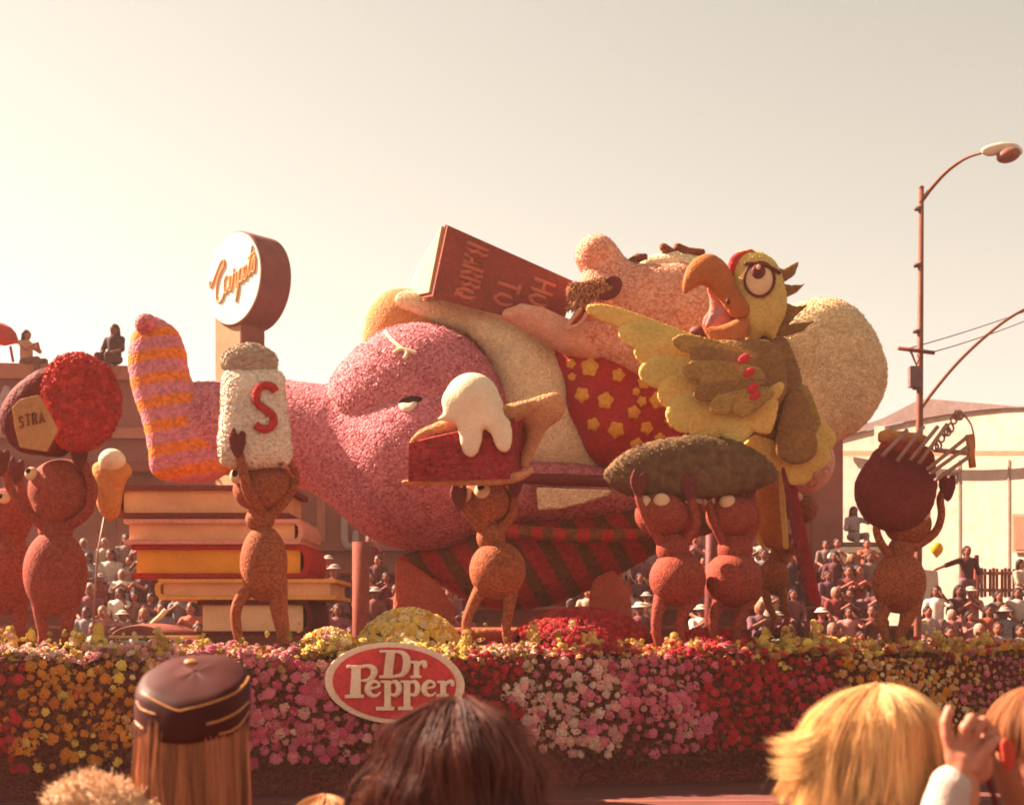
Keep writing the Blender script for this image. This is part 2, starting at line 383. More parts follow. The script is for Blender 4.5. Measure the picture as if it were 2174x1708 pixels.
flowS  = objcol('flower_petals', attr=True, scale=40, bump=0, var=.2)
flowO  = objcol('flower_petals_single', scale=40, bump=0, var=.2)
cloth  = objcol('crowd_cloth', scale=14, var=.22, bump=.3)
flesh  = objcol('crowd_flesh', scale=12, var=.12, bump=0, rough=.6)
hairC  = objcol('crowd_hair', scale=40, var=.35, bump=.4, rough=.6)

# ------------------------------------------------------------------ ground and road
def sheet(name, x0, x1, y0, y1, z, mat, kind='structure'):
    o = mk(name, [(x0, y0, z), (x1, y0, z), (x1, y1, z), (x0, y1, z)], [(0, 1, 2, 3)], mat, smooth=False, origin=(0, 0, z)); o['kind'] = kind; return o
sheet('ground', -1500, 1500, -300, 2500, -.012, conc)
sheet('road', -60, 60, 3.4, 23.4, 0, asph)
def kerb(name, y0, y1):
    o = boxm(name, (0, (y0+y1)/2, .065), (60, (y1-y0)/2, .065), conc, bev=.015); o['kind'] = 'structure'; return o
kerb('kerb_near', 3.1, 3.4); kerb('kerb_far', 23.4, 23.7)
sheet('pavement_near', -60, 60, -6, 3.1, .12, conc); sheet('pavement_far', -60, 60, 23.7, 60, .12, conc)
for i, (xa, xb) in enumerate(((-7, -3.1), (-2.3, 5.2), (6.4, 11))):  # lighter strips added on the road along the float's foot
    ya = lambda x: 12.95+.03*(x+3)
    o = mk('road_strip', [(xa, ya(xa)-.06, .004), (xb, ya(xb)-.06, .004), (xb, ya(xb)+.06, .004), (xa, ya(xa)+.06, .004)], [(0, 1, 2, 3)],
           P('pale_road_strip', (.30, .10, .06, 1), (.2, .06, .045, 1), 30, kind='cloud', bump=.2), smooth=False); o['kind'] = 'structure'

# ------------------------------------------------------------------ buildings behind
YB = 36.0
b1 = thing('brown_shop_building', 'brown flat-roofed shop building on the left with people sitting on its roof', 'building', W(120, 1330, YB)-Vector((0, 0, 1.63)))
prism('wall', [(-160, 800), (352, 806), (352, 1500), (-160, 1500)], YB, YB+8, wallbr, b1)
prism('parapet', [(-160, 766), (356, 778), (356, 806), (-160, 800)], YB-.3, YB+8.2, walltn, b1)
prism('fascia', [(-160, 905), (354, 908), (354, 930), (-160, 928)], YB-.25, YB-.003, walltn, b1)
prism('awning', [(-160, 975), (354, 978), (354, 1000), (-160, 998)], YB-.9, YB-.004, wood, b1)
for u0 in (205, 268):
    w_ = prism('window', [(u0, 1015), (u0+40, 1015), (u0+40, 1130), (u0, 1130)], YB-.05, YB-.005, glassb, b1)
L = blob('sign_letter', YB-.16, [cap((-6, 880, 0, 8), (14, 826, 0, 8), (34, 880, 0, 8)), cap((4, 858, 0, 6), (25, 858, 0, 6))], lilac, b1, k=3, h=2.5)
b2 = thing('dark_fascia_shop', 'dark brown shop front with a pale letter on its fascia behind the hammock', 'building', W(700, 1330, YB)-Vector((0, 0, 1.63)))
prism('wall', [(595, 1035), (1010, 1035), (1010, 1500), (595, 1500)], YB+.4, YB+7, wallbr, b2)
prism('fascia', [(590, 1022), (1012, 1022), (1012, 1168), (590, 1168)], YB, YB+.395, wallbr, b2)
prism('trim_board', [(672, 1060), (690, 1060), (690, 1150), (672, 1150)], YB-.12, YB-.004, walltn, b2)
prism('roof_edge', [(585, 1010), (1016, 1010), (1016, 1022), (585, 1022)], YB-.3, YB+7.2, wood, b2)
blob('sign_letter', YB-.16, [cap(*[(*p, 0, 7.5) for p in spline([(731, 1098), (731, 1140), (736, 1157), (744, 1160), (753, 1153), (755, 1132)], 5, False)])], lilac, b2, k=3, h=2)
prism('shop_window', [(770, 1190), (1000, 1190), (1000, 1300), (770, 1300)], YB+.3, YB+.39, glassb, b2)
b3 = thing('tall_brown_building', 'tall plain brown building wall standing behind the parrot tail', 'building', W(1700, 1330, 34)-Vector((0, 0, 1.63)))
prism('wall', [(1420, 930), (1789, 922), (1789, 1500), (1420, 1500)], 34, 42, wallbr, b3)
prism('coping', [(1416, 921), (1791, 913), (1791, 922), (1416, 930)], 33.8, 42.2, walltn, b3)
tube('drain_pipe', [W(1716, 930, 33.9), W(1716, 1330, 33.9)], .09, wood, b3)

# cream warehouse: long wall turned towards the sun, shallow vaulted grey roof
wh = thing('cream_warehouse', 'cream stucco warehouse with a curved grey roof on the right', 'building', W(2000, 1330, 46)-Vector((0, 0, 1.63)))
n = 24; u0, u1 = 1735, 2300; yl = lambda u: 50-(u-1735)/565*0.0
def arch(u): return 866+ (0 if u > 2150 else 75*((2150-u)/415)**1.55)
def wy(u): return 58.0-(u-1735)/565*13.0
vt = []; 
for i in range(n+1):
    u = u0+(u1-u0)*i/n; y = wy(u); vt += [tuple(W(u, arch(u), y)), tuple(W(u, 1500, y))]
mk('wall', vt, [(2*i, 2*i+1, 2*i+3, 2*i+2) for i in range(n)], cream, wh, smooth=False)
vt = []
for i in range(n+1):
    u = u0+(u1-u0)*i/n; y = wy(u); a = W(u, arch(u)-1, y-.25); th = max(.0, 1-abs(u-1965)/200)
    top = arch(u)-15 if u < 1865 else (arch(1865)-15)+(847-arch(1865)+15)*(u-1865)/90
    if u > 1955: top = min(846+(u-1955)/195*16, arch(u)-3)
    b_ = a+Vector((0, .02, (arch(u)-top)*y/FPX)); c_ = b_+Vector((2, 12, 1.0))
    vt += [tuple(a), tuple(b_), tuple(c_)]
mk('roof', vt, [q for i in range(n) for q in ((3*i, 3*i+3, 3*i+4, 3*i+1), (3*i+1, 3*i+4, 3*i+5, 3*i+2))], roofg, wh, smooth=False)
def on_wall(name, us, v0, v1, out, mat):
    q = [W(us[0], v0, wy(us[0])-out), W(us[1], v0, wy(us[1])-out), W(us[1], v1, wy(us[1])-out), W(us[0], v1, wy(us[0])-out)]
    return quadslab(name, q, -(out-.01), mat, wh)
on_wall('ledge', (1795, 2300), 957, 967, .25, walltn)
on_wall('window', (2152, 2230), 1090, 1172, .1, walltn)
on_wall('window_pane', (2158, 2224), 1096, 1166, .13, glassb)
on_wall('pilaster', (1866, 1888), 905, 960, .3, cream)

jointM = P('wall_joint_paint', (.40, .28, .2, 1), (.34, .23, .165, 1), 6, kind='cloud', bump=0)
for u_ in (1905, 2035, 2140): on_wall('wall_joint', (u_, u_+2.2), 975, 1300, .05, jointM)
on_wall('wall_vent', (1925, 1948), 1000, 1016, .1, roofg); on_wall('wall_vent', (2010, 2033), 1002, 1018, .1, roofg)
# picket fence below the warehouse
fe = thing('picket_fence', 'brown picket fence in front of the cream warehouse', 'fence', W(2130, 1330, 40)-Vector((0, 0, 1.63)))
for i in range(13):
    u = 2076+i*8.4; boxm('picket', W(u, 1236, 40)+Vector((0, .05*((i*7) % 3), 0)), (.045, .02, .42+.02*((i*5) % 3)), wood, fe, bev=.01)
for v in (1216, 1252): boxm('rail', W(2130, v, 40.09), (.85, .03, .05), walltn, fe, bev=.01)
boxm('post', W(2180, 1260, 40.1), (.06, .06, 1.2), wood, fe); boxm('post', W(2072, 1260, 40.1), (.06, .06, 1.2), wood, fe)
# pedestal under fence so that it stands on the raised lot
lot = boxm('raised_lot', (W(2060, 1330, 41).x+3, 43.5, .75), (9, 4.2, .63), conc, bev=.04); lot['kind'] = 'structure'

# round shop sign on a pylon
sg = thing('round_shop_sign', 'tall round white shop sign with orange script lettering on a tan pylon', 'sign', W(500, 1330, 33)-Vector((0, 0, 1.63)))
YS = 33.0; yaw = R(-43); s33 = YS/FPX
ctr = W(497, 592, YS); rad = 100*s33
ax = Vector((math.sin(yaw), -math.cos(yaw), 0)); rt = Vector((math.cos(yaw), math.sin(yaw), 0)); upv = Vector((0, 0, 1))
def disc(name, c, r, d0, d1, mat, parent, seg=48, inset=0):
    vs_ = []
    for d, rr in ((d0, r-inset), (d0+inset*(1 if d1 > d0 else -1), r), (d1, r)):
        vs_ += [tuple(c+ax*d+(rt*math.cos(a)+upv*math.sin(a))*rr) for a in np.arange(seg)*2*math.pi/seg]
    f = [list(range(seg))[::-1], list(range(2*seg, 3*seg))]
    for k in (0, 1): f += [(k*seg+i, k*seg+(i+1) % seg, (k+1)*seg+(i+1) % seg, (k+1)*seg+i) for i in range(seg)]
    return mk(name, vs_, f, mat, parent, smooth=False)
disc('sign_case', ctr, rad, 0, -.88, signB, sg, inset=.03)
disc('sign_face', ctr, rad*.965, .035, .002, signW, sg, inset=.01)
disc('back_face', ctr, rad*.965, -.92, -.885, signW, sg, inset=.01)
# lettering drawn as strokes in the plane of the face; x across, y up, in units of the face radius
script = [
 [(-.82, .10), (-.86, .0), (-.80, -.04), (-.72, .06), (-.60, .22), (-.44, .42), (-.32, .46), (-.30, .34), (-.38, .26), (-.50, .12), (-.60, -.14), (-.58, -.36), (-.46, -.42), (-.34, -.32), (-.28, -.18)],
 [(-.10, .04), (-.20, .10), (-.30, .0), (-.30, -.22), (-.22, -.26), (-.12, -.08), (-.08, .08), (-.12, -.20), (-.06, -.24), (.0, -.1)],
 [(.0, -.1), (.04, .10), (.04, .2), (.08, .08), (.14, .10), (.12, -.16), (.16, -.2), (.2, -.08)],
 [(.2, -.08), (.24, .14), (.18, -.20), (.12, -.50), (.22, -.22), (.26, .10), (.34, .16), (.38, .02), (.32, -.14), (.26, -.1)],
 [(.32, -.14), (.42, -.06), (.50, .10), (.46, .20), (.40, .08), (.42, -.08), (.48, -.10), (.54, .0)],
 [(.54, .0), (.64, .34), (.70, .56), (.64, .28), (.58, .02), (.62, -.04), (.68, .06)], [(.54, .32), (.78, .40)],
 [(.68, .06), (.74, .26), (.80, .32), (.80, .14), (.76, .0), (.70, .02)]]
for st in script:
    q = spline(st, 6, False); tube('sign_lettering', [ctr+ax*.045+(rt*x+upv*(y-.0))*rad for x, y in q], .032, signO, sg, 6)
py = lambda du, dv: W(497+du, 592+dv, YS)
pc = W(508, 700, YS+.55); pw, pd = 51*s33/.74, .62
def pyl(name, lo, hi, off, hw, hd, mat):
    return boxm(name, Vector((pc.x, pc.y, 0))+Vector((0, 0, (lo+hi)/2))+off, (hw, hd, (hi-lo)/2), mat, sg, yaw=yaw, bev=.02)
pyl('pylon', .1, W(0, 640, YS).z, Vector((0, 0, 0)), .56, .36, signT)
pyl('pylon_shaded_side', .1, W(0, 645, YS).z, rt*.585, .022, .355, signB)  # shaded right face of the pylon put in as a darker brown panel

# street lamps with curved arms, crossarm and wires
def lamp(label, up, vtop, Y, arm, head=True, vbot=1330, group=None, cross=None):
    base = W(up, HV, Y); base.z = .12; t = thing('street_lamp', label, 'street lamp', base, group)
    top = W(up+8, vtop, Y); tube('pole', [base, base+Vector((0, 0, 1)), base.lerp(top, .5), top], [.085, .075, .07, .05], steel, t, 10)
    tube('pole_base', [base, base+Vector((0, 0, .55))], [.16, .13], steel, t, 10)
    blob('finial', Y, [ell(up+8, vtop-3, 0, 6, 5, 6)], steel, t, h=1.5)
    q = [W(a, b, Y+c) for a, b, c in spline(arm, 8, False)]; tube('arm', q, np.linspace(.045, .026, len(q)), steel, t, 8)
    return t
l1 = lamp('tall street lamp with a long curved arm and pale lamp head on the right', 1947, 402, 25.0,
          [(1952, 432, 0), (1978, 398, -.1), (2012, 362, -.3), (2050, 336, -.6), (2086, 324, -.9)])
hd = blob('lamp_head', 24.0, [infl([(2082, 318), (2098, 309), (2130, 303), (2158, 308), (2170, 322), (2160, 331), (2120, 330), (2092, 330)], .8)], lampW, l1, h=2)
blob('lamp_bowl', 23.95, [ell(2140, 330, 0, 25, 15, 22, 12)], glassb, l1, h=2)
for v_ in (440, 560, 700, 820): tube('clamp_band', [W(1950-(v_-402)*.012, v_, 25.0), W(1950-(v_-402)*.012, v_+6, 25.0)], .088, roofg, l1, 10)
boxm('control_box', W(1941, 800, 24.86), (.11, .08, .2), roofg, l1, bev=.01)
tube('crossarm', [W(1906, 739, 24.9), W(1983, 749, 24.9)], .04, wood, l1, 6)
tube('crossarm_brace', [W(1932, 744, 24.9), W(1945, 775, 24.9), W(1957, 746, 24.9)], .025, wood, l1, 6)
for a, b_, sag in (((1922, 741), (2330, 600), 8), ((1976, 748), (2330, 612), 10)):
    q = [W(a[0]+(b_[0]-a[0])*t_, a[1]+(b_[1]-a[1])*t_+sag*4*t_*(1-t_), 24.9+14*t_) for t_ in np.linspace(0, 1, 14)]
    o = tube('overhead_wire', q, .012, steel, None, 5); tag(o, 'thin overhead wire running right from the %s end of the lamp crossarm' % ('left' if sag == 8 else 'right'), 'wire')
l2 = lamp('second street lamp whose curved arm leaves the picture at the right edge', 1941, 905, 30.0,
          [(1946, 880, 0), (1975, 838, 0), (2030, 772, 0), (2090, 715, 0), (2150, 670, 0), (2215, 640, 0), (2290, 622, 0)])
blob('lamp_head', 30, [infl([(2288, 616), (2310, 610), (2350, 612), (2360, 622), (2340, 630), (2300, 628)], .8)], lampW, l2, h=2)

# brown post seen between the books and the hammock, dark post by the pickle
po = tube('sign_post', [W(766, 1150, 24.2), Vector((W(766, 1150, 24.2).x, 24.2, .12))], .16, wood, None, 10); tag(po, 'square brown street post between the book stack and the hammock', 'post')
po = tube('street_post', [W(1512, 1060, 24.3), Vector((W(1505, 1150, 24.3).x, 24.3, .12))], .12, darkm, None, 10); tag(po, 'dark street post between the two pickle-carrying ants', 'post')

for k_ in range(4): prism('window', [(20+k_*62, 838), (58+k_*62, 838), (58+k_*62, 892), (20+k_*62, 892)], YB-.04, YB-.005, glassb, b1)
# parked van / camper at the right, mostly behind the crowd
van = thing('parked_van', 'pale van parked behind the crowd beside the brown building', 'van', W(1840, 1330, 33)-Vector((0, 0, 1.63)))
YV = 32.5
prism('body', [(1786, 1160), (1880, 1160), (1905, 1200), (1990, 1212), (1996, 1290), (1786, 1290)], YV, YV+1.9, lampW, van)
prism('roof_rack', [(1788, 1150), (1878, 1150), (1878, 1158), (1788, 1158)], YV+.05, YV+1.8, roofg, van)
for a in ([(1796, 1172), (1836, 1172), (1836, 1200), (1796, 1200)], [(1842, 1172), (1874, 1172), (1892, 1200), (1842, 1200)]):
    prism('window', a, YV-.02, YV-.004, glassb, van)
for u in (1815, 1960):
    v, f = tube_np([[tuple(W(u, 1300, YV-.05)), tuple(W(u, 1300, YV-.05)+Vector((0, .25, 0)))]], [.34], 18); mk('wheel', v, f, darkm, van)
    wv = None
van.location.z = van.location.z
yb = blob('yellow_balloon', 31.5, [ell(1988, 1164, 0, 13, 14, 13), cap((1988, 1178, 0, 3), (1987, 1182, 0, 2))], P('balloon_yellow', (.85, .42, .02, 1), (.8, .38, .02, 1), 3, kind='cloud', bump=0, rough=.4), None, h=2)
tag(yb, 'bright yellow balloon beside the ant carrying the dark kettle', 'balloon')
# ------------------------------------------------------------------ the float: deck, skirt, flowers
def YF(u): return 13.0+u/2173*2.6            # depth of the skirt's foot along the frame
A, B = W(-160, HV, YF(-160)), W(2380, HV, YF(2380)); A.z = B.z = 0
fd = (B-A).normalized(); fn = Vector((fd.y, -fd.x, 0))      # along the float, and outward to the street
DECK = 1.38
def skirt_pt(t, z, out=0):
    bul = .10*math.sin(math.pi*min(1, max(0, (z-.2)/1.2)))+.04*math.sin(t*37)+.03*math.sin(t*91+1)
    p = A.lerp(B, t)+fn*(bul+out); return Vector((p.x, p.y, z))
flo = thing('parade_float', 'long flower-covered parade float with a skirt of mums along its side', 'parade float', A.lerp(B, .5))
nt_, nz_ = 120, 9; vv, ff = [], []
zs = np.linspace(.006, DECK, nz_)
for i in range(nt_+1):
    for z in zs: vv.append(tuple(skirt_pt(i/nt_, z)))
    for dy in (.35, 1.4, 3.6, 6.9):
        p = A.lerp(B, i/nt_)-fn*dy; vv.append((p.x, p.y, DECK+.05+(.03*math.sin(i*.9+dy*3))))
    p = A.lerp(B, i/nt_)-fn*7.0; vv.append((p.x, p.y, .006))
m_ = nz_+5
for i in range(nt_):
    for j in range(m_-1): ff.append((i*m_+j, (i+1)*m_+j, (i+1)*m_+j+1, i*m_+j+1))
ff.append(tuple(range(m_-1, -1, -1))); ff.append(tuple(nt_*m_+j for j in range(m_)))
mk('deck_and_skirt', vv, ff, moss, flo)
for i in range(5):                            # wheels of the chassis in the gap under the skirt
    p = A.lerp(B, .1+.2*i)-fn*.9
    v, f = tube_np([[tuple(p+Vector((0, 0, .36))-fn*.12), tuple(p+Vector((0, 0, .36))+fn*.12)]], [.36], 18); mk('wheel', v, f, darkm, flo)
    flo.children[-1].data.polygons.foreach_set('use_smooth', [False]*len(f))

# one mum: two rings of petals round a dome
def flower_mesh(r=1.0, np1=8, seed=0):
    rr = random.Random(seed); V, Fc = [], []
    for ring, (n, rad, z0, z1, w) in enumerate(((np1, 1.0, .02, .26, .92), (np1-2, .74, .2, .58, .86))):
        for i in range(n):
            a = 2*math.pi*(i+.5*ring)/n+rr.uniform(-.1, .1); L_ = rad*rr.uniform(.88, 1.08); k = len(V)
            ca, sa = math.cos(a), math.sin(a); pa, pb = -sa, ca
            V += [(ca*.1, sa*.1, z0+.12), (ca*L_*.72+pa*w*.42, sa*L_*.72+pb*w*.42, z1), (ca*L_*.72-pa*w*.42, sa*L_*.72-pb*w*.42, z1), (ca*L_+pa*.12, sa*L_+pb*.12, z1*.62), (ca*L_-pa*.12, sa*L_-pb*.12, z1*.62)]
            Fc += [(k, k+2, k+1), (k+1, k+2, k+4, k+3)]
    k = len(V); V += [(math.cos(a)*.42, math.sin(a)*.42, .52) for a in np.arange(5)*2*math.pi/5]+[(0, 0, .82)]
    Fc += [(k+i, k+(i+1) % 5, k+5) for i in range(5)]
    return np.array(V)*r, Fc
FM = [flower_mesh(1, 8, s) for s in range(4)]
shared = []
for V, Fc in FM:
    me = bpy.data.meshes.new('mum_mesh'); me.from_pydata(V.tolist(), [], Fc); me.materials.append(flowO); shared.append(me)
def place_rot(nrm, spin):
    x, y, n_ = frame_from(nrm); c, s = math.cos(spin), math.sin(spin)
    return Matrix((x*c+y*s, y*c-x*s, n_)).transposed()
class Bunch:
    """flowers joined into one part, each with its own petal colour"""
    def __init__(s): s.V, s.F, s.Cc, s.n = [], [], [], 0
    def add(s, p, nrm, size, col, kind=0, stretch=1):
        V, Fc = FM[kind % 4]; M_ = np.array(place_rot(Vector(nrm), random.uniform(0, 6.3)))
        q = (V*np.array([1, 1, stretch])*size) @ M_.T+np.array(p); s.V.append(q); s.F += [tuple(i+s.n for i in f) for f in Fc]
        s.Cc.append(np.tile(np.array(col), (len(V), 1))); s.n += len(V)
    def build(s, name, parent):
        o = mk(name, np.concatenate(s.V), s.F, flowS, parent, smooth=False, cols=np.concatenate(s.Cc)); o['kind'] = 'stuff'; return o
def jit(c, k=.22): 
    f = 1+random.uniform(-k, k); return (min(1, c[0]*f), min(1, c[1]*f*(1+random.uniform(-k, k)*.4)), min(1, c[2]*f), 1)
OR = (.74, .26, .030); ORR = (.66, .17, .03); YL = (.85, .55, .11); CR = (.86, .64, .30); PK = (.74, .17, .22); PK2 = (.62, .08, .13); PP = (.82, .36, .30); WH = (.86, .55, .42)
RD = (.50, .022, .028); RD2 = (.38, .018, .022); CRM = (.60, .045, .055); MV = (.55, .15, .17); TN = (.74, .36, .13); OL = (.42, .26, .05)
def skirt_colour(u, v):
    w = u+25*math.sin(v*.06+u*.013)
    r = random.random()
    if w < 45: return (RD if r < .6 else ORR if r < .85 else CRM)
    if w < 285: return OR if r < .75 else ORR if r < .9 else YL
    if w < 345: return TN if r < .5 else CR if r < .75 else OL
    if w < 520: return PK if r < .5 else MV
    if w < 900: return PK if r < .55 else PK2 if r < .85 else PP
    if w < 1085: return RD if r < .6 else RD2 if r < .85 else CRM
    if w < 1310: return PP if r < .45 else WH if r < .8 else PK
    if w < 1500: return PK if r < .7 else PP if r < .8 else PK2
    if w < 1700: return RD if r < .6 else RD2 if r < .8 else CRM
    if w < 1790: return CRM if r < .7 else PK2
    if w < 2050: return (TN if r < .45 else OR if r < .8 else CR) 
    return MV if r < .5 else PK if r < .75 else TN
spots = []
tries = 0; cellmap = {}
while len(spots) < 2300 and tries < 60000:
    tries += 1
    t = random.uniform(.03, .97); z = .34+1.04*random.random()**.9
    p = skirt_pt(t, z); u = CX+p.x*FPX/p.y; v = HV-(p.z-CZ)*FPX/p.y
    if u < -60 or u > 2240: continue
    if ((u-838)/150)**2+((v-1450)/90)**2 < 1: continue
    # bare band near the foot of the skirt, uneven
    foot = .50+.07*math.sin(u*.02)+.06*math.sin(u*.047+2)
    if z < foot and random.random() < .93: continue
    dens = .75 if (330 < u < 900 or u > 1900 or u < 330) else 1
    dmin = (.10 if u < 1850 else .078)*random.uniform(.72, 1.5)*(1+.2*math.sin(u*.021+z*7))
    key = (int(t*250), int(z*12)); ok = True
    for a in (-1, 0, 1):
        for b_ in (-1, 0, 1):
            for q in cellmap.get((key[0]+a, key[1]+b_), ()):
                if (q-p).length < dmin: ok = False
    if not ok: continue
    cellmap.setdefault(key, []).append(p); spots.append((p, u, v, t))
bun = Bunch(); single = 0
order = list(range(len(spots))); random.shuffle(order)
picked = set(order[:300])
for i, (p, u, v, t) in enumerate(spots):
    col = jit(skirt_colour(u, v)); size = (.033+.038*random.random()**1.4)*(1.14 if (520 < u < 900 or 1085 < u < 1500) else 1 if u < 1850 else .78); k = random.randrange(4)
    nrm = (fn+Vector((random.uniform(-.3, .3), 0, random.uniform(-.15, .45)))).normalized(); p = p+fn*.012
    if i in picked:
        o = bpy.data.objects.new('mum', shared[k]); C.objects.link(o); o.parent = flo; o.location = p-flo.location; o.scale = (size,)*3
        o.rotation_euler = place_rot(nrm, random.uniform(0, 6)).to_euler(); o.color = col
    else: bun.add(p, nrm, size, col, k)
leafD = P('dull_leaves', (.20, .075, .026, 1), (.12, .032, .016, 1), 8, kind='cloud', bump=.2)
# ---- leaves between the mums
lv = []; 
for i in range(9000):
    t = random.uniform(.02, .98); z = .2+1.2*random.random(); p = skirt_pt(t, z, .005); u = CX+p.x*FPX/p.y
    if u < -60 or u > 2240: continue
    d = Vector((random.uniform(-1, 1), random.uniform(-1, .2), random.uniform(-1, 1))).normalized(); s_ = random.uniform(.03, .085); x = d.cross(fn).normalized()*s_*.35
    tip = p+(d*.8+fn*.55).normalized()*s_; lv.append([p, (p+tip)/2+x, tip, (p+tip)/2-x])
o = mk('leaf_cover', [tuple(q) for l in lv for q in l], np.arange(4*len(lv)).reshape(-1, 4), leafD, flo, smooth=False); o['kind'] = 'stuff'
# ---- flowers lying on the deck, back from the edge: colour drifts
def deck_pt(u, back):
    t = min(max(((W(u, HV, YF(u))-A).dot(fd))/(B-A).length, 0), 1); p = A.lerp(B, t)-fn*back; s = p.y/YF(u)
    p = A.lerp(B, min(1, max(0, ((u-CX)*p.y/FPX-A.x+0)/(B.x-A.x))))-fn*back
    return p
def deck_colour(u):
    r = random.random()
    if u < 110: return (WH if r < .35 else YL if r < .6 else PP)
    if u < 420: return PP if r < .55 else YL if r < .75 else WH if r < .9 else CRM
    if u < 640: return PP if r < .4 else YL if r < .55 else PK
    if u < 990: return YL if r < .45 else CR if r < .75 else OR if r < .86 else PP
    if u < 1180: return PP if r < .4 else WH if r < .5 else RD if r < .8 else TN
    if u < 1640: return RD if r < .5 else CRM if r < .7 else TN if r < .85 else PK
    if u < 1880: return YL if r < .35 else TN if r < .6 else CRM if r < .8 else ORR
    return TN if r < .3 else RD if r < .5 else YL if r < .62 else MV if r < .8 else OR
for i in range(2300):
    u = random.uniform(-50, 2230); back = abs(random.gauss(0, .55))-.04
    p = deck_pt(u, back); p.z = DECK+.05+abs(random.gauss(0, .05))+.05*math.sin(u*.03)*math.exp(-back*2)
    bun.add(p, (random.uniform(-.5, .3), random.uniform(-.9, 0), 1), random.uniform(.03, .06), jit(deck_colour(u)), random.randrange(4))
for i in range(800):            # loose sprigs spilling over and standing above the edge
    u = random.uniform(-50, 2230); back = random.uniform(-.05, .55); p = deck_pt(u, back); hh = abs(random.gauss(0, .11))
    p.z = DECK+(.02+hh if back > .02 else -.10*random.random()); r_ = random.random()
    if 680 < u < 1000 and back < .1: continue
    cc = (OL if r_ < .35 else TN if r_ < .5 else YL if r_ < .68 else CR if r_ < .74 else deck_colour(u))
    for j in range(3): bun.add(p+Vector((random.gauss(0, .02), random.gauss(0, .02), random.gauss(0, .03))), (random.uniform(-.7, .7), -1, random.uniform(-.3, .8)), random.uniform(.016, .036), jit(cc), j)
bun.build('flower_cover', flo)
# ---- mound of yellow mums in front of the hammock, smaller ones along the edge
def mound(name, label, u, v, ru, rv, Y, colf, n, matm=leafG, size=.052):
    base = W(u, v+rv, Y); t = thing(name, label, 'flower mound', base)
    o = blob('leaf_mass', Y, [ell(u, v+rv*.9, 0, ru*.97, rv*1.75, ru*.8)], matm, t, h=5, cut=lambda X, Y_, V: V-(v+rv))
    bb = Bunch()
    for i in range(n):
        a = random.uniform(math.pi, 2*math.pi); th = random.uniform(0, 1.5); s = Y/FPX
        d = Vector((math.cos(a)*math.sin(th), math.sin(a)*math.sin(th), math.cos(th)))
        p = W(u, v+rv*.9, Y)+Vector((d.x*ru, d.y*ru*.8, d.z*rv*1.75))*s
        if p.z < base.z: continue
        bb.add(p, d, random.uniform(.7, 1.3)*size, jit(colf()), random.randrange(4))
    bb.build('blossoms', t); return t
mound('yellow_mum_mound', 'rounded mound of yellow and cream mums above the oval sign', 868, 1345, 112, 58, YF(868)+1.25, lambda: random.choice([YL, YL, CR, CR, (.8, .42, .05)]), 520)
mound('yellow_mum_mound', 'low clump of yellow and orange flowers left of the oval sign', 700, 1360, 60, 26, YF(700)+.6, lambda: random.choice([YL, CR, ORR, OR, PP]), 170)
mound('red_flower_mound', 'broad mound of red flowers under the striped hammock', 1235, 1335, 150, 48, YF(1235)+1.9, lambda: random.choice([RD, RD2, CRM, (.42, .05, .04)]), 900, moss)
mound('red_flower_mound', 'dark red flower mound at the feet of the pickle-carrying ants', 1500, 1370, 130, 38, YF(1500)+1.2, lambda: random.choice([RD, RD2, CRM]), 600, moss)
mound('pink_flower_mound', 'low bank of pink carnations between the jam jar ants and the capped spectator', 300, 1395, 120, 26, YF(300)+.55, lambda: random.choice([PP, PP, WH, PK, CRM]), 330, moss)
mound('yellow_flower_mound', 'loose yellow and gold flowers right of the small hot dog ant', 1745, 1385, 70, 36, YF(1745)+.6, lambda: random.choice([YL, YL, TN, OR, CR]), 200, moss)
# ---- upright snapdragon spikes along the deck edge
spk = [(18, 1330, .5, 78), (70, 1340, .4, 60), (150, 1300, .5, 92), (175, 1345, .3, 60), (212, 1325, .35, 58), (345, 1345, .3, 52), (430, 1352, .25, 44), (555, 1385, .5, 40),
       (1128, 1320, .45, 78), (1195, 1380, .25, 60), (1262, 1345, .3, 62), (1345, 1358, .3, 58), (1430, 1345, .4, 84), (1462, 1368, .25, 66), (1620, 1330, .35, 90),
       (1672, 1330, .4, 78), (1735, 1318, .45, 88), (1790, 1352, .3, 60), (1846, 1358, .3, 56), (1985, 1340, .3, 60), (2040, 1355, .3, 50), (2098, 1345, .35, 62), (2150, 1370, .3, 45), (985, 1335, .4, 66)]
near = ['left edge of the float', 'left ant', 'jam jar ant', 'right foot of the jam jar ant', 'gap right of the jam jar ant', 'dark dish', 'spot below the book stack', 'feet of the salt ant',
        'right leg of the pie ant', 'spot right of the pie ant', 'red mound under the hammock', 'spot left of the pickle ants', 'left leg of the left pickle ant', 'right leg of the left pickle ant', 'small hot dog ant',
        'red parrot tail', 'gap right of the parrot tail', 'yellow flowers on the right', 'left leg of the kettle ant', 'right leg of the kettle ant', 'spot right of the kettle ant', 'pointing man on the right', 'right edge of the float', 'pie ant left leg']
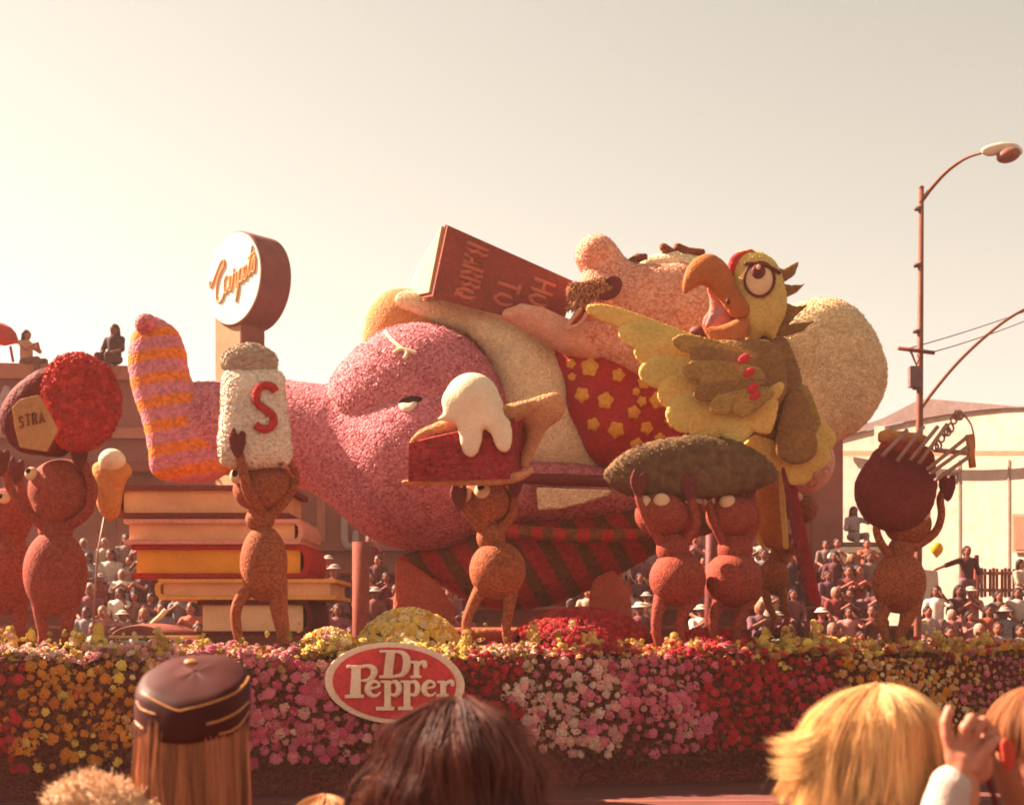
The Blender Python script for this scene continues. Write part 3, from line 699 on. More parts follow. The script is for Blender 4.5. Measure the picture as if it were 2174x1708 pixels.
for i, (u, v, back, hgt) in enumerate(spk):
    Y = YF(u)+back*1.2; s = Y/FPX; b_ = W(u, v+hgt, Y); b_.z = DECK+.03; top = W(u+random.uniform(-8, 8), v, Y)
    colw = 'golden' if u > 1100 else 'pale yellow'
    t = thing('snapdragon', f'{colw} snapdragon spike by the {near[i]}', 'flower', b_, 'snapdragons along the deck edge')
    tube('stem', [b_, b_.lerp(top, .6), top], [.012, .01, .004], leafG, t, 5)
    bb = Bunch(); n = 16
    for j in range(n):
        f = .3+.7*j/n; p = b_.lerp(top, f)+Vector((random.uniform(-1, 1), random.uniform(-1, 1), 0)).normalized()*.055*(1.25-f)
        cc = YL if u < 700 else random.choice([TN, YL, (.7, .4, .1)])
        bb.add(p, (p-b_.lerp(top, f)).normalized()+Vector((0, -.3, .2)), random.uniform(.045, .07)*(1.3-f*.6), jit(cc), j)
    bb.build('blossoms', t)

# ------------------------------------------------------------------ oval sign on the skirt
YSg = YF(838)-.36; sgn = thing('oval_brand_sign', 'oval red sign with cream rim and lettering reading Dr Pepper on the float skirt', 'sign', W(838, 1537, YSg))
signR = P('sign_red', (.78, .075, .075, 1), (.64, .055, .058, 1), 30, bump=.4); signC = P('sign_cream', (1.0, .74, .54, 1), (.92, .64, .45, 1), 34, bump=.4)
def oval(ru, rv, n=48, a0=4):
    c, s = math.cos(R(a0)), math.sin(R(a0)); return [(838.5+math.cos(t)*ru*c-math.sin(t)*rv*s, 1449+math.cos(t)*ru*s+math.sin(t)*rv*c) for t in np.arange(n)*2*math.pi/n]
tl = lambda u, v: (u-838)*.10
blob('rim', YSg, [slab(oval(147.5, 86.5), 7, 0)], signC, sgn, h=3.2, k=2, warp=tl)
blob('panel', YSg, [slab(oval(130, 76), 5, -6)], signR, sgn, h=3.2, k=2, warp=tl)
def zc(x, y): return (750+x/3.106)*.831, (1600+y/3.106)*.831
ZS = .831/3.106
def gl(*items):
    out = []
    for it in items:
        if it[0] == 'b': (x0, y0, x1, y1) = it[1:]; (a, b_), (c, d) = zc(x0, y0), zc(x1, y1); out.append(box((a+c)/2, (b_+d)/2, 0, abs(c-a)/2, abs(d-b_)/2, 4))
        elif it[0] == 'p': out.append(slab([zc(*q) for q in it[1]], 4))
        else: q = spline([(*zc(x, y), r*ZS) for x, y, r in it[1]], 5, False); out.append(cap(*[(a, b_, 0, r) for a, b_, r in q]))
    return out
glyphs = {
 'letter_D': gl(('p', [(735, 200), (805, 200), (783, 388), (712, 388)]), ('b', 682, 183, 800, 204), ('b', 680, 384, 790, 406), ('s', [(800, 196, 10), (858, 205, 18), (893, 250, 30), (893, 320, 32), (860, 378, 20), (785, 394, 10)])),
 'letter_r': gl(('b', 950, 282, 995, 395), ('b', 925, 270, 990, 290), ('b', 925, 386, 1012, 406), ('s', [(985, 310, 12), (1010, 284, 16), (1035, 282, 18), (1038, 312, 20)])),
 'letter_P': gl(('p', [(465, 320), (535, 320), (535, 545), (450, 545)]), ('b', 424, 303, 560, 326), ('b', 412, 536, 560, 562), ('s', [(535, 312, 10), (605, 312, 18), (640, 345, 28), (628, 392, 24), (590, 420, 16), (540, 425, 9)])),
 'letter_e': gl(('s', [(590, 490, 12), (660, 478, 11), (680, 462, 12), (668, 440, 12), (632, 432, 16), (598, 460, 24), (590, 500, 26), (612, 538, 20), (655, 545, 12), (688, 520, 8)])),
 'letter_p': gl(('b', 720, 432, 772, 640), ('b', 690, 424, 770, 444), ('b', 655, 632, 798, 662), ('s', [(765, 448, 10), (805, 434, 16), (832, 465, 24), (832, 510, 24), (805, 542, 16), (765, 530, 9)])),
 'letter_p_second': gl(('b', 872, 432, 924, 640), ('b', 845, 424, 922, 444), ('b', 828, 632, 945, 660), ('s', [(918, 448, 10), (955, 434, 16), (980, 465, 22), (980, 510, 22), (955, 542, 16), (918, 530, 9)])),
 'letter_e_second': gl(('s', [(1030, 492, 11), (1095, 480, 11), (1116, 464, 12), (1104, 442, 12), (1070, 434, 15), (1040, 462, 22), (1032, 502, 24), (1052, 538, 18), (1092, 546, 11), (1122, 522, 8)])),
 'letter_r_second': gl(('b', 1160, 440, 1206, 540), ('b', 1136, 428, 1200, 448), ('b', 1130, 534, 1228, 558), ('s', [(1198, 466, 12), (1222, 440, 15), (1252, 436, 17), (1258, 460, 17)]))}
for nm, pr in glyphs.items(): blob(nm.split('_second')[0], YSg-.085, pr, signC, sgn, k=1.5, h=1.25, warp=tl)
# ------------------------------------------------------------------ the reclining giant
YM = 18.2
man = thing('reclining_giant', 'giant reclining man in pink trousers and red flowered shirt lying in a hammock', 'parade figure', W(900, 1180, YM))
sockM = stripes('striped_sock', (.62, .20, .23, 1), (.78, .20, .03, 1), 3.05, -.16, .46, phase=.12)
so_ = blob('sock', YM-.25, [infl([(322, 670), (350, 682), (375, 702), (393, 745), (402, 800), (440, 850), (482, 910), (490, 985), (455, 1018), (395, 1022), (345, 1018), (322, 1000), (316, 945), (304, 890), (287, 845), (277, 795), (276, 740), (288, 700), (305, 676)], .95, tmax=75)], sockM, man, h=5)
blob('toe', YM-.42, [ell(312, 690, 0, 24, 24, 40, -25)], pink, man, h=3)
blob('trouser_leg', YM-.1, [cap((430, 905, 20, 98), (560, 905, 15, 105), (700, 935, 0, 116), (830, 985, -10, 150)), ell(900, 985, 0, 185, 185, 200), ell(1140, 1050, 40, 260, 78, 150)], pink, man, k=40, h=7)
hump = blob('trouser_hip', YM-.1, [ell(888, 838, 10, 168, 150, 165), ell(800, 870, -20, 110, 110, 120), ell(960, 880, 0, 120, 120, 130)], pink, man, k=30, h=6)
tl_ = [o for o in man.children if o.name.startswith('trouser_leg')][0]
petals(hump, 9000, .042, pinkP); petals(tl_, 14000, .03, pinkP)
th = bvh(hump)
def deco(name, tree, pts, r, mat, parent, sides=6, lift=.01, smooth_n=5):
    q = []
    for u, v in (spline(pts, smooth_n, False) if smooth_n else pts):
        p, n = hit(tree, u, v)
        if p is not None: q.append(p+n*lift)
    return tube(name, q, r, mat, parent, sides) if len(q) > 1 else None
pk_h = hit(th, 870, 852)
pcx = P('pocket_lining', (.82, .62, .48, 1), (.76, .56, .42, 1), 30, bump=.1)
def patch(name, tree, poly, mat, parent, th_=.03, lift=.01):
    """a thin piece lying on a curved surface"""
    poly = [tuple(p) for p in poly]; c = np.mean(poly, 0); ringn = 3; V, Fc = [], []
    N = len(poly)
    for k in range(ringn+1):
        for p in poly:
            uv = c+(np.array(p)-c)*(k/ringn if k else .02); h_, n_ = hit(tree, *uv)
            if h_ is None: return None
            V.append(tuple(h_+n_*(lift+th_*(1 if k < ringn else 0))))
    for k in range(ringn):
        for i in range(N): Fc.append((k*N+i, k*N+(i+1) % N, (k+1)*N+(i+1) % N, (k+1)*N+i))
    Fc.append(tuple(range(N))[::-1])
    return mk(name, V, Fc, mat, parent)
th2 = bvh(tl_)
class Both:
    def ray_cast(s, o, d):
        a, b = th.ray_cast(o, d), th2.ray_cast(o, d)
        return b if a[0] is None or (b[0] is not None and b[3] < a[3]) else a
thb = Both()
patch('pocket_opening', thb, spline([(848, 856), (858, 845), (876, 842), (895, 844), (893, 852), (875, 857)], 4), eyeB, man, .012)
patch('pocket_lining', thb, spline([(846, 858), (872, 858), (885, 854), (880, 866), (866, 874), (852, 870)], 4), pcx, man, .03)
deco('drawstring', th, [(818, 706), (832, 722), (850, 738), (864, 748), (858, 762)], .028, whiteP, man)
deco('drawstring', th, [(836, 750), (850, 742), (866, 745), (884, 750)], .028, whiteP, man)
blob('belly', YM+.35, [infl([(772, 742), (775, 690), (790, 650), (820, 622), (870, 615), (930, 640), (1010, 690), (1050, 780), (960, 840), (880, 830), (800, 800)], 1.0, tmax=90)], tan, man, h=5)
sh = blob('undershirt', YM-.02, [infl([(838, 634), (858, 618), (900, 622), (960, 640), (1030, 658), (1085, 680), (1152, 702), (1200, 742), (1226, 835), (1256, 915), (1312, 1004), (1240, 1016), (1120, 1012), (1085, 960), (1062, 880), (1048, 800), (1030, 752), (990, 712), (930, 690), (880, 668), (850, 655)], .95, tmax=150)], white, man, h=6)
petals(sh, 8000, .03, whiteP)
tail = blob('shirt_tail', YM-1.12, [slab([(1138, 1034), (1302, 1040), (1290, 1052), (1240, 1068), (1190, 1080), (1142, 1082)], 6)], white, man, h=3.5, k=2)
red = blob('flowered_shirt', YM-.28, [cap((1238, 768, 10, 52), (1290, 850, 0, 92), (1330, 900, 0, 105), (1420, 900, 30, 105)), infl([(1178, 752), (1200, 716), (1245, 706), (1290, 735), (1370, 760), (1480, 800), (1500, 960), (1420, 1000), (1310, 990), (1262, 920), (1228, 850), (1200, 800)], .9, tmax=110)], redsh, man, k=20, h=5)
tr = bvh(red); fl = [(1222, 735, 1), (1287, 748, .8), (1212, 772, .6), (1252, 780, 1.1), (1312, 797, .8), (1366, 812, .8), (1236, 838, .9), (1285, 850, 1), (1350, 832, .5), (1362, 852, .6), (1395, 850, 1), (1345, 875, .8),
      (1260, 900, .8), (1308, 912, 1), (1372, 908, .8), (1425, 892, .9), (1448, 905, .5), (1400, 930, .7), (1352, 945, .9), (1428, 938, .5), (1215, 800, .5), (1330, 770, .5)]
for i, (u, v, k) in enumerate(fl):
    a0 = random.uniform(0, 6); 
    poly = [(u+math.cos(a)*(17+2.4*math.sin(5*a+a0))*k*.95, v+math.sin(a)*(17+2.4*math.sin(5*a+a0))*k) for a in np.arange(20)*2*math.pi/20]
    patch('shirt_blossom', tr, poly, yel, man, .03)
petals(red, 6000, .028, redsh)
# head, nose, moustache, mouth
hd = blob('head', YM-.35, [infl([(1224, 650), (1236, 585), (1238, 545), (1250, 515), (1275, 507), (1302, 520), (1322, 545), (1345, 562), (1395, 566), (1450, 560), (1500, 585), (1540, 640), (1520, 700), (1440, 735), (1350, 745), (1270, 740), (1232, 700)], .95, tmax=85), ell(1262, 543, -8, 42, 40, 48)], skin, man, k=14, h=4.5)
hdt = bvh(hd); petals(hd, 6000, .022, skin)
blob('sunlit_brow', YM-.32, [cap((1378, 566, 0, 22), (1430, 562, 0, 30), (1478, 572, 0, 30))], white, man, k=8, h=4)  # sunlit top of the forehead put in as cream colour
blob('eyebrow', YM-.5, [cap((1338, 556, 0, 8), (1354, 548, 0, 10), (1368, 545, 0, 7))], brown, man, k=4, h=2)
for q in ([(1400, 552), (1416, 544), (1432, 550), (1452, 556)], [(1412, 532), (1428, 540), (1446, 552)], [(1450, 546), (1468, 540), (1486, 548), (1498, 560)], [(1408, 522), (1425, 532), (1445, 550), (1470, 560)], [(1404, 556), (1428, 548), (1440, 540)], [(1438, 522), (1460, 530), (1490, 532)], [(1446, 534), (1470, 545), (1496, 548)]):
    blob('hair_lock', YM-.4, [cap(*[(u, v+3, 0, 9-3*i/len(q)) for i, (u, v) in enumerate(q)])], brown, man, k=4, h=2.5)
mst = blob('moustache', YM-1.0, [infl([(1204, 616), (1214, 602), (1242, 598), (1266, 590), (1298, 588), (1316, 600), (1310, 620), (1288, 634), (1262, 634), (1236, 642), (1212, 636)], .8, tmax=26), cap((1240, 636, 0, 12), (1220, 650, 0, 8), (1205, 654, 0, 4))], brown, man, k=6, h=3)
blob('dark_moustache_end', YM-1.08, [infl([(1284, 590), (1306, 586), (1320, 598), (1314, 622), (1292, 636), (1272, 632), (1282, 620), (1300, 612)], .7)], darkm, man, h=2.5)
blob('mouth', YM-.98, [infl([(1204, 690), (1220, 662), (1240, 650), (1250, 656), (1238, 676), (1216, 694)], .5)], crim, man, h=2.5)
for q in ([(1202, 695), (1214, 678), (1232, 656)], [(1206, 697), (1226, 690), (1238, 678), (1248, 660), (1250, 652)]):
    blob('lip', YM-1.05, [cap(*[(u, v, 0, 4.5) for u, v in q])], armM, man, k=4, h=2)
blob('chin', YM-.82, [cap((1250, 665, 0, 14), (1275, 668, 0, 18), (1300, 690, 0, 30))], skin, man, k=8, h=3)
blob('near_arm', YM-.6, [cap((1270, 705, 0, 46), (1370, 745, 0, 62), (1470, 780, 0, 60))], skin, man, k=12, h=5)
blob('hand', YM-.62, [cap((1078, 668, 0, 13), (1108, 665, 0, 20), (1150, 685, 0, 30), (1205, 716, 0, 36), (1260, 730, 10, 36)), cap((1090, 674, 6, 12), (1130, 690, 8, 20)), cap((1110, 660, -8, 10), (1142, 674, -12, 20))], armM, man, k=8, h=4)
blob('under_arm', YM-.2, [cap((1500, 950, 0, 60), (1620, 960, 0, 66), (1700, 980, 0, 70))], skin, man, k=8, h=6)

# ------------------------------------------------------------------ cook book, pillow, hammock
bk = thing('open_cook_book', 'open brown book titled HOW TO BARBQ held up by the reclining man', 'book', W(1050, 640, YM))
coverM = P('book_cover_brown', (.34, .08, .058, 1), (.27, .062, .045, 1), 40, bump=.5); titleM = P('title_salmon', (.66, .21, .135, 1), (.56, .165, .105, 1), 40, bump=.4)
pageM = P('page_cream', (.60, .42, .26, 1), (.52, .35, .2, 1), 30, bump=.3); pageY = P('page_yellow', (.86, .48, .13, 1), (.8, .42, .1, 1), 30, bump=.3)
Ya, Yb_ = YM-.75, YM-.15
c4 = [W(950, 478, Ya), W(918, 629, Ya), W(1190, 700, Yb_), W(1224, 600, Yb_)]
fc = quadslab('front_cover', c4, -.06, coverM, bk)
# back cover spreads away behind to the left, pages between
d4 = [W(945, 477, Ya+.10), W(916, 628, Ya+.10), W(862, 640, Ya+1.3), W(893, 560, Ya+1.3)]
quadslab('back_cover', [d4[0], d4[3], d4[2], d4[1]], -.05, coverM, bk)
quadslab('page_block', [W(944, 482, Ya+.14), W(894, 566, Ya+1.22), W(866, 632, Ya+1.22), W(917, 622, Ya+.14)], .05, pageM, bk)
quadslab('yellow_page', [W(930, 532, Ya+.22), W(893, 612, Ya+.6), W(893, 640, Ya+.62), W(920, 624, Ya+.2)], -.02, pageY, bk)
bt = bvh(fc)
GL = {'H': [[(0, 0), (0, 1)], [(.7, 0), (.7, 1)], [(0, .5), (.7, .5)]], 'O': [[(.35, 0), (.02, .3), (.02, .7), (.35, 1), (.68, .7), (.68, .3), (.35, 0)]], 'W': [[(0, 1), (.18, 0), (.38, .7), (.58, 0), (.78, 1)]],
      'T': [[(.35, 0), (.35, 1)], [(0, 1), (.7, 1)]], 'B': [[(0, 0), (0, 1), (.45, 1), (.6, .78), (.42, .54), (0, .52)], [(.42, .54), (.66, .28), (.45, 0), (0, 0)]],
      'A': [[(0, 0), (.35, 1), (.7, 0)], [(.15, .36), (.55, .36)]], 'R': [[(0, 0), (0, 1), (.45, 1), (.62, .76), (.42, .5), (0, .5)], [(.35, .5), (.68, 0)]],
      'Q': [[(.35, 0), (.02, .3), (.02, .7), (.35, 1), (.68, .7), (.68, .3), (.35, 0)], [(.4, .3), (.72, -.06)]]}
# the title runs down the cover: each line starts near the top edge, lines step from right to left
def cover_uv(a, b):       # a across from the spine 0..1, b down 0..1
    t0 = np.array([950, 478])*(1-a)+np.array([1224, 600])*a; t1 = np.array([918, 629])*(1-a)+np.array([1190, 700])*a
    return t0*(1-b)+t1*b
for word, a0, b0, b1 in (('BARBQ', .165, .10, .93), ('TO', .45, .42, .90), ('HOW', .70, .22, .99)):
    n = len(word)
    for i, ch in enumerate(word):
        for st in GL[ch]:
            q = []
            for x, y in st:
                a = a0+.165*(y-.0); b = b0+(b1-b0)*(i+.06+x*1.02)/n
                u, v = cover_uv(a, b); p, nn = hit(bt, u, v)
                if p is not None: q.append(p+nn*.012)
            if len(q) > 1: tube('title_lettering', q, .028, titleM, bk, 6)
pw = blob('giant_pillow', YM+.45, [infl([(1600, 690), (1680, 650), (1745, 636), (1800, 650), (1846, 700), (1872, 760), (1880, 800), (1862, 860), (1828, 905), (1780, 935), (1700, 960), (1600, 960), (1560, 820)], .95, tmax=120)], pillowM, None, h=6)
tag(pw, 'big cream pillow under the head of the reclining man behind the parrot', 'pillow'); petals(pw, 9000, .03, P('pillow_flakes', (.86, .6, .34, 1), (.7, .42, .2, 1), 40, bump=0))
ham = thing('striped_hammock', 'red and olive striped hammock sagging under the reclining man', 'hammock', W(1150, 1290, YM))
hamM = stripes('hammock_stripes', (.40, .03, .026, 1), (.16, .05, .02, 1), 2.1, .62, .45, axis='X', wob=.03)
blob('sling', YM-.05, [infl([(850, 1178), (960, 1150), (1080, 1090), (1240, 1070), (1400, 1070), (1500, 1070), (1560, 1110), (1420, 1160), (1330, 1210), (1220, 1265), (1120, 1292), (1020, 1285), (930, 1240), (870, 1205)], .9, tmax=120)], hamM, ham, h=6)
bandM = stripes('hammock_band', (.50, .04, .034, 1), (.22, .075, .03, 1), 3.2, 0, .5, axis='X', wob=.03)
blob('edge_band', YM-.88, [cap((1085, 1128, 0, 15), (1200, 1136, 0, 15), (1300, 1137, 0, 15), (1368, 1134, 0, 13))], bandM, ham, k=4, h=4)
blob('shaded_edge_rope', YM-1.06, [cap((1100, 1014, 0, 12), (1200, 1018, 0, 13), (1310, 1022, 0, 12))], darkm, ham, k=4, h=4)  # rope at the hammock edge, the shadow along it put into its dark colour
for q in ([(838, 1192), (862, 1188), (930, 1235), (965, 1290), (960, 1330), (830, 1330), (838, 1260)], [(1262, 1218), (1300, 1208), (1335, 1250), (1345, 1330), (1246, 1330), (1252, 1260)]):
    blob('stand_leg', YM-.3, [infl(q, .5, sharp=True, tmax=24)], legM, ham, h=4)
blob('stand_beam', YM+.2, [cap((850, 1345, 0, 14), (1340, 1345, 0, 14))], legM, ham, h=5)

# ------------------------------------------------------------------ the parrot
YP = 16.3
par = thing('parrot', 'big yellow and olive parrot with open orange beak perched beside the giant head', 'parade figure', W(1660, 1010, YP))
blob('body', YP, [infl([(1540, 730), (1600, 712), (1655, 712), (1688, 770), (1706, 850), (1722, 920), (1716, 975), (1690, 1000), (1655, 1000), (1600, 960), (1530, 900), (1500, 800)], .85, tmax=90)], oliveD, par, h=5)
body_o = par.children[0]; petals(body_o, 5000, .03, oliveD)
ph = blob('head', YP-.22, [infl([(1548, 560), (1562, 538), (1590, 532), (1622, 542), (1648, 565), (1664, 610), (1668, 655), (1650, 700), (1640, 722), (1620, 712), (1600, 724), (1580, 712), (1562, 680), (1550, 620)], .95, tmax=62)], goldL, par, h=3.5); pht = bvh(ph); petals(ph, 3500, .018, goldL)
blob('red_forehead', YP-.32, [infl([(1546, 562), (1552, 545), (1566, 536), (1592, 530), (1604, 536), (1585, 546), (1570, 560), (1556, 588), (1548, 592)], .9, tmax=40)], crim, par, h=3)
for q in ([(1635, 560), (1660, 572), (1698, 552), (1686, 584), (1660, 602), (1645, 600)], [(1655, 600), (1680, 606), (1710, 602), (1690, 622), (1662, 634)], [(1658, 640), (1690, 650), (1718, 645), (1692, 668), (1672, 690), (1650, 690)], [(1645, 690), (1680, 688), (1730, 680), (1705, 702), (1660, 716), (1630, 710)]):
    blob('crest_feather', YP-.1, [infl(q, .5, sharp=True)], oliveD, par, h=3)
blob('upper_beak', YP-.4, [infl([(1560, 600), (1545, 568), (1522, 546), (1498, 540), (1472, 552), (1456, 575), (1449, 602), (1452, 625), (1468, 614), (1492, 604), (1512, 618), (1530, 640), (1556, 672), (1586, 672), (1590, 650), (1574, 628)], .85, tmax=44)], beakM, par, h=3)
blob('lower_beak', YP-.38, [infl([(1488, 690), (1500, 694), (1530, 692), (1560, 680), (1588, 676), (1588, 705), (1570, 728), (1540, 736), (1510, 724)], .9, tmax=40)], beakM, par, h=3)
blob('throat', YP-.25, [infl([(1500, 606), (1535, 640), (1560, 675), (1555, 700), (1500, 700), (1492, 680), (1508, 650)], .6, tmax=25)], P('mouth_pink', (.70, .25, .2, 1), (.6, .18, .14, 1), 30, bump=.2), par, h=3)
blob('tongue', YP-.52, [cap((1502, 690, 0, 6), (1512, 672, 0, 9), (1530, 660, 0, 8))], P('tongue_mauve', (.62, .25, .24, 1), (.52, .18, .18, 1), 30, bump=.2), par, k=4, h=2)
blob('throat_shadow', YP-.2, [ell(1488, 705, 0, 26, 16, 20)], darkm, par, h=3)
def oval_pts(u, v, ru, rv, n=24): return [(u+math.cos(t)*ru, v+math.sin(t)*rv) for t in np.arange(n)*2*math.pi/n]
ew = patch('eye', pht, oval_pts(1611, 594, 29, 34), eyeW, par, .03)
deco('eye_outline', pht, oval_pts(1611, 594, 31, 36)+[(1642, 594)], .018, darkm, par, smooth_n=0, lift=.02)
pu = patch('pupil', pht, oval_pts(1608, 579, 17, 18), darkm, par, .075)
pl_ = patch('eye_glint', pht, oval_pts(1607, 574, 5, 6), eyeW, par, .10)
deco('eyebrow_line', pht, [(1580, 562), (1605, 562), (1632, 570), (1652, 582)], .022, darkm, par, lift=.03)
blob('nostril', YP-.78, [ell(1545, 640, 0, 5, 7, 5)], darkm, par, h=1.5)
# the near wing: golden primaries in a scalloped fan, olive coverts laid over them
def feather(name, a, b, w, Y, mat, k=.25):
    a, b = np.array(a, float), np.array(b, float); d = b-a; L_ = np.linalg.norm(d); d /= L_; n_ = np.array([-d[1], d[0]])
    q = [a-n_*w*.35, a+d*L_*.4-n_*w*.8, a+d*L_*.8-n_*w, a+d*L_*.95-n_*w*.6, b, a+d*L_*.95+n_*w*.6, a+d*L_*.8+n_*w, a+d*L_*.4+n_*w*.8, a+n_*w*.35]
    o = blob(name, Y, [infl([tuple(p) for p in q], k, tmax=14)], mat, par, h=3.5); return o
sh0 = (1620, 800)
prim = [((1540, 745), (1242, 652), 20), ((1560, 765), (1312, 700), 30), ((1570, 775), (1345, 745), 30), ((1580, 790), (1355, 790), 34), ((1590, 810), (1395, 838), 40), ((1600, 830), (1415, 890), 42), ((1610, 850), (1462, 918), 38), ((1625, 850), (1530, 925), 40), ((1640, 850), (1600, 915), 32)]
for i, (a, b, w) in enumerate(prim): feather('wing_feather', a, b, w, YP-.50-.035*i, (gold, goldL)[i % 2], .42)
feather('wing_feather', (1580, 905), (1662, 812), 14, YP-.75, gold, .4); feather('wing_feather', (1560, 915), (1650, 850), 16, YP-.74, gold, .4)
cov = [((1600, 755), (1425, 722), 20), ((1610, 772), (1462, 752), 22), ((1610, 786), (1448, 786), 22), ((1618, 798), (1484, 814), 26), ((1622, 812), (1470, 838), 20), ((1628, 826), (1506, 868), 22), ((1640, 832), (1556, 876), 20)]
for i, (a, b, w) in enumerate(cov): feather('covert_feather', a, b, w, YP-.80-.03*i, (olive, oliveD, olive)[i % 3], .34)
blob('shoulder', YP-.62, [infl([(1490, 735), (1560, 722), (1640, 728), (1668, 790), (1660, 850), (1610, 880), (1560, 850), (1510, 800)], .5, tmax=40)], oliveD, par, h=4)
for u, v in ((1578, 762), (1588, 792), (1596, 824), (1600, 842)):
    blob('red_dot', YP-1.0, [ell(u, v, 0, 12, 9, 4, 20), ell(u+7, v-6, 0, 7, 5, 4)], P('dot_red%d' % u, (.68, .05, .06, 1), (.55, .03, .04, 1), 40, bump=.5), par, h=2)
# rump and lower feathers, tail
for a, b, w, m_ in (((1660, 900), (1590, 990), 40, gold), ((1690, 860), (1758, 960), 34, gold), ((1690, 900), (1735, 1000), 40, gold), ((1680, 940), (1700, 1030), 30, gold), ((1700, 820), (1712, 940), 36, olive), ((1640, 930), (1670, 1000), 40, gold)):
    feather('rump_feather', a, b, w, YP-.25+.04*random.random(), m_, .3)
feather('rump_feather', (1690, 830), (1690, 985), 44, YP-.45, oliveD, .35)
blob('tail_feather', YP-.1, [infl([(1662, 1000), (1684, 1000), (1700, 1080), (1722, 1180), (1742, 1282), (1716, 1270), (1690, 1180), (1672, 1080)], .35)], P('tail_red', (.42, .03, .03, 1), (.32, .02, .022, 1), 34, bump=.5), par, h=3.5)
blob('tail_feather', YP-.25, [infl([(1658, 1000), (1668, 1000), (1690, 1100), (1716, 1235), (1704, 1238), (1680, 1120)], .35)], P('tail_plum', (.28, .04, .045, 1), (.2, .028, .03, 1), 34, bump=.5), par, h=3)

# ------------------------------------------------------------------ books under the giant's heel
def flat_book(label, u0, u1, v0, v1, Y, cov_m, page_m, spine='left', th=7, tilt=0, depth=1.5):
    t = thing('giant_book', label, 'book', W((u0+u1)/2, v1, Y), 'books stacked under the striped foot')
    s = Y/FPX; 
    prism('cover', [(u0, v0), (u1, v0+tilt), (u1, v0+th+tilt), (u0, v0+th)], Y, Y+depth, cov_m, t)
    prism('cover', [(u0, v1-th), (u1, v1-th+tilt), (u1, v1+tilt), (u0, v1)], Y, Y+depth, cov_m, t)
    e = 12; a, b = (u0+e*.9, u1-e) if spine == 'left' else (u0+e, u1-e*.9)
    prism('page_block', [(a, v0+th+.4), (b, v0+th+.4+tilt), (b, v1-th-.4+tilt), (a, v1-th-.4)], Y+.06, Y+depth-.06, page_m, t)
    mid, hr = (v0+v1)/2, (v1-v0)/2
    if spine == 'left': q = [(u0+12, v0+.5), (u0+2, v0+5), (u0-6, mid-hr*.5), (u0-8, mid), (u0-6, mid+hr*.5), (u0+2, v1-5), (u0+12, v1-.5), (u0+12, v1-th), (u0+4, mid+hr*.4), (u0+3, mid), (u0+4, mid-hr*.4), (u0+12, v0+th)]
    else: q = [(u1-12, v0+.5), (u1-2, v0+5), (u1+6, mid-hr*.5), (u1+8, mid), (u1+6, mid+hr*.5), (u1-2, v1-5), (u1-12, v1-.5), (u1-12, v1-th), (u1-4, mid+hr*.4), (u1-3, mid), (u1-4, mid-hr*.4), (u1-12, v0+th)]
    prism('spine', [(x, y+tilt*(.0 if spine == 'left' else 1)) for x, y in q], Y+.01, Y+depth-.01, cov_m, t)
    return t
YK = 15.6
pg_t = P('pages_tan', (.92, .52, .28, 1), (.82, .42, .21, 1), 60, kind='cloud', bump=.3); pg_o = P('pages_orange', (.95, .44, .06, 1), (.86, .36, .045, 1), 60, kind='cloud', bump=.3); pg_c = P('pages_cream', (.98, .66, .38, 1), (.9, .56, .31, 1), 60, kind='cloud', bump=.3)
cv_b = P('cover_brown', (.27, .062, .04, 1), (.2, .045, .03, 1), 30, bump=.4); cv_p = P('cover_dusty_pink', (.85, .40, .31, 1), (.74, .32, .25, 1), 30, bump=.4); cv_r = P('cover_red', (.55, .04, .035, 1), (.44, .03, .028, 1), 30, bump=.4); cv_g = P('cover_gold', (.92, .46, .12, 1), (.82, .38, .09, 1), 30, bump=.4); cv_d = P('cover_dark', (.17, .035, .028, 1), (.13, .028, .022, 1), 30, bump=.4)
flat_book('topmost book with brown cover and tan pages under the striped foot', 252, 612, 1029, 1099, YK, cv_b, pg_t, 'left', 11)
flat_book('second book from the top, dusty pink cover and tan pages', 262, 636, 1101, 1154, YK-.05, cv_p, pg_t, 'right', 9)
flat_book('thick red book with bright orange pages in the stack', 278, 648, 1156, 1226, YK+.03, cv_r, pg_o, 'right', 10)
flat_book('gold book sticking out to the right in the stack, below the red one', 336, 712, 1228, 1272, YK-.03, cv_g, pg_t, 'left', 8)
flat_book('bottom book with dark cover and cream pages in the stack', 418, 654, 1274, 1348, YK+.02, cv_d, pg_c, 'right', 9)
ds = thing('dark_dish', 'dark shallow dish lying upturned among the flowers left of the bottom book', 'dish', W(330, 1350, YF(330)+.9))
blob('bowl', YF(330)+.9, [ell(330, 1352, 0, 92, 30, 80)], wood, ds, h=4, cut=lambda X, Y_, V: V-1352)
tube('rim', [W(330+math.cos(a)*93, 1351, YF(330)+.9)+Vector((0, math.sin(a)*.42, 0)) for a in np.linspace(0, 2*math.pi, 40)], .02, pg_t, ds, 6)
tube('handle', [W(322, 1324, YF(330)+.9), W(340, 1308, YF(330)+.9), W(352, 1294, YF(330)+.9)], .03, pg_c, ds, 6)

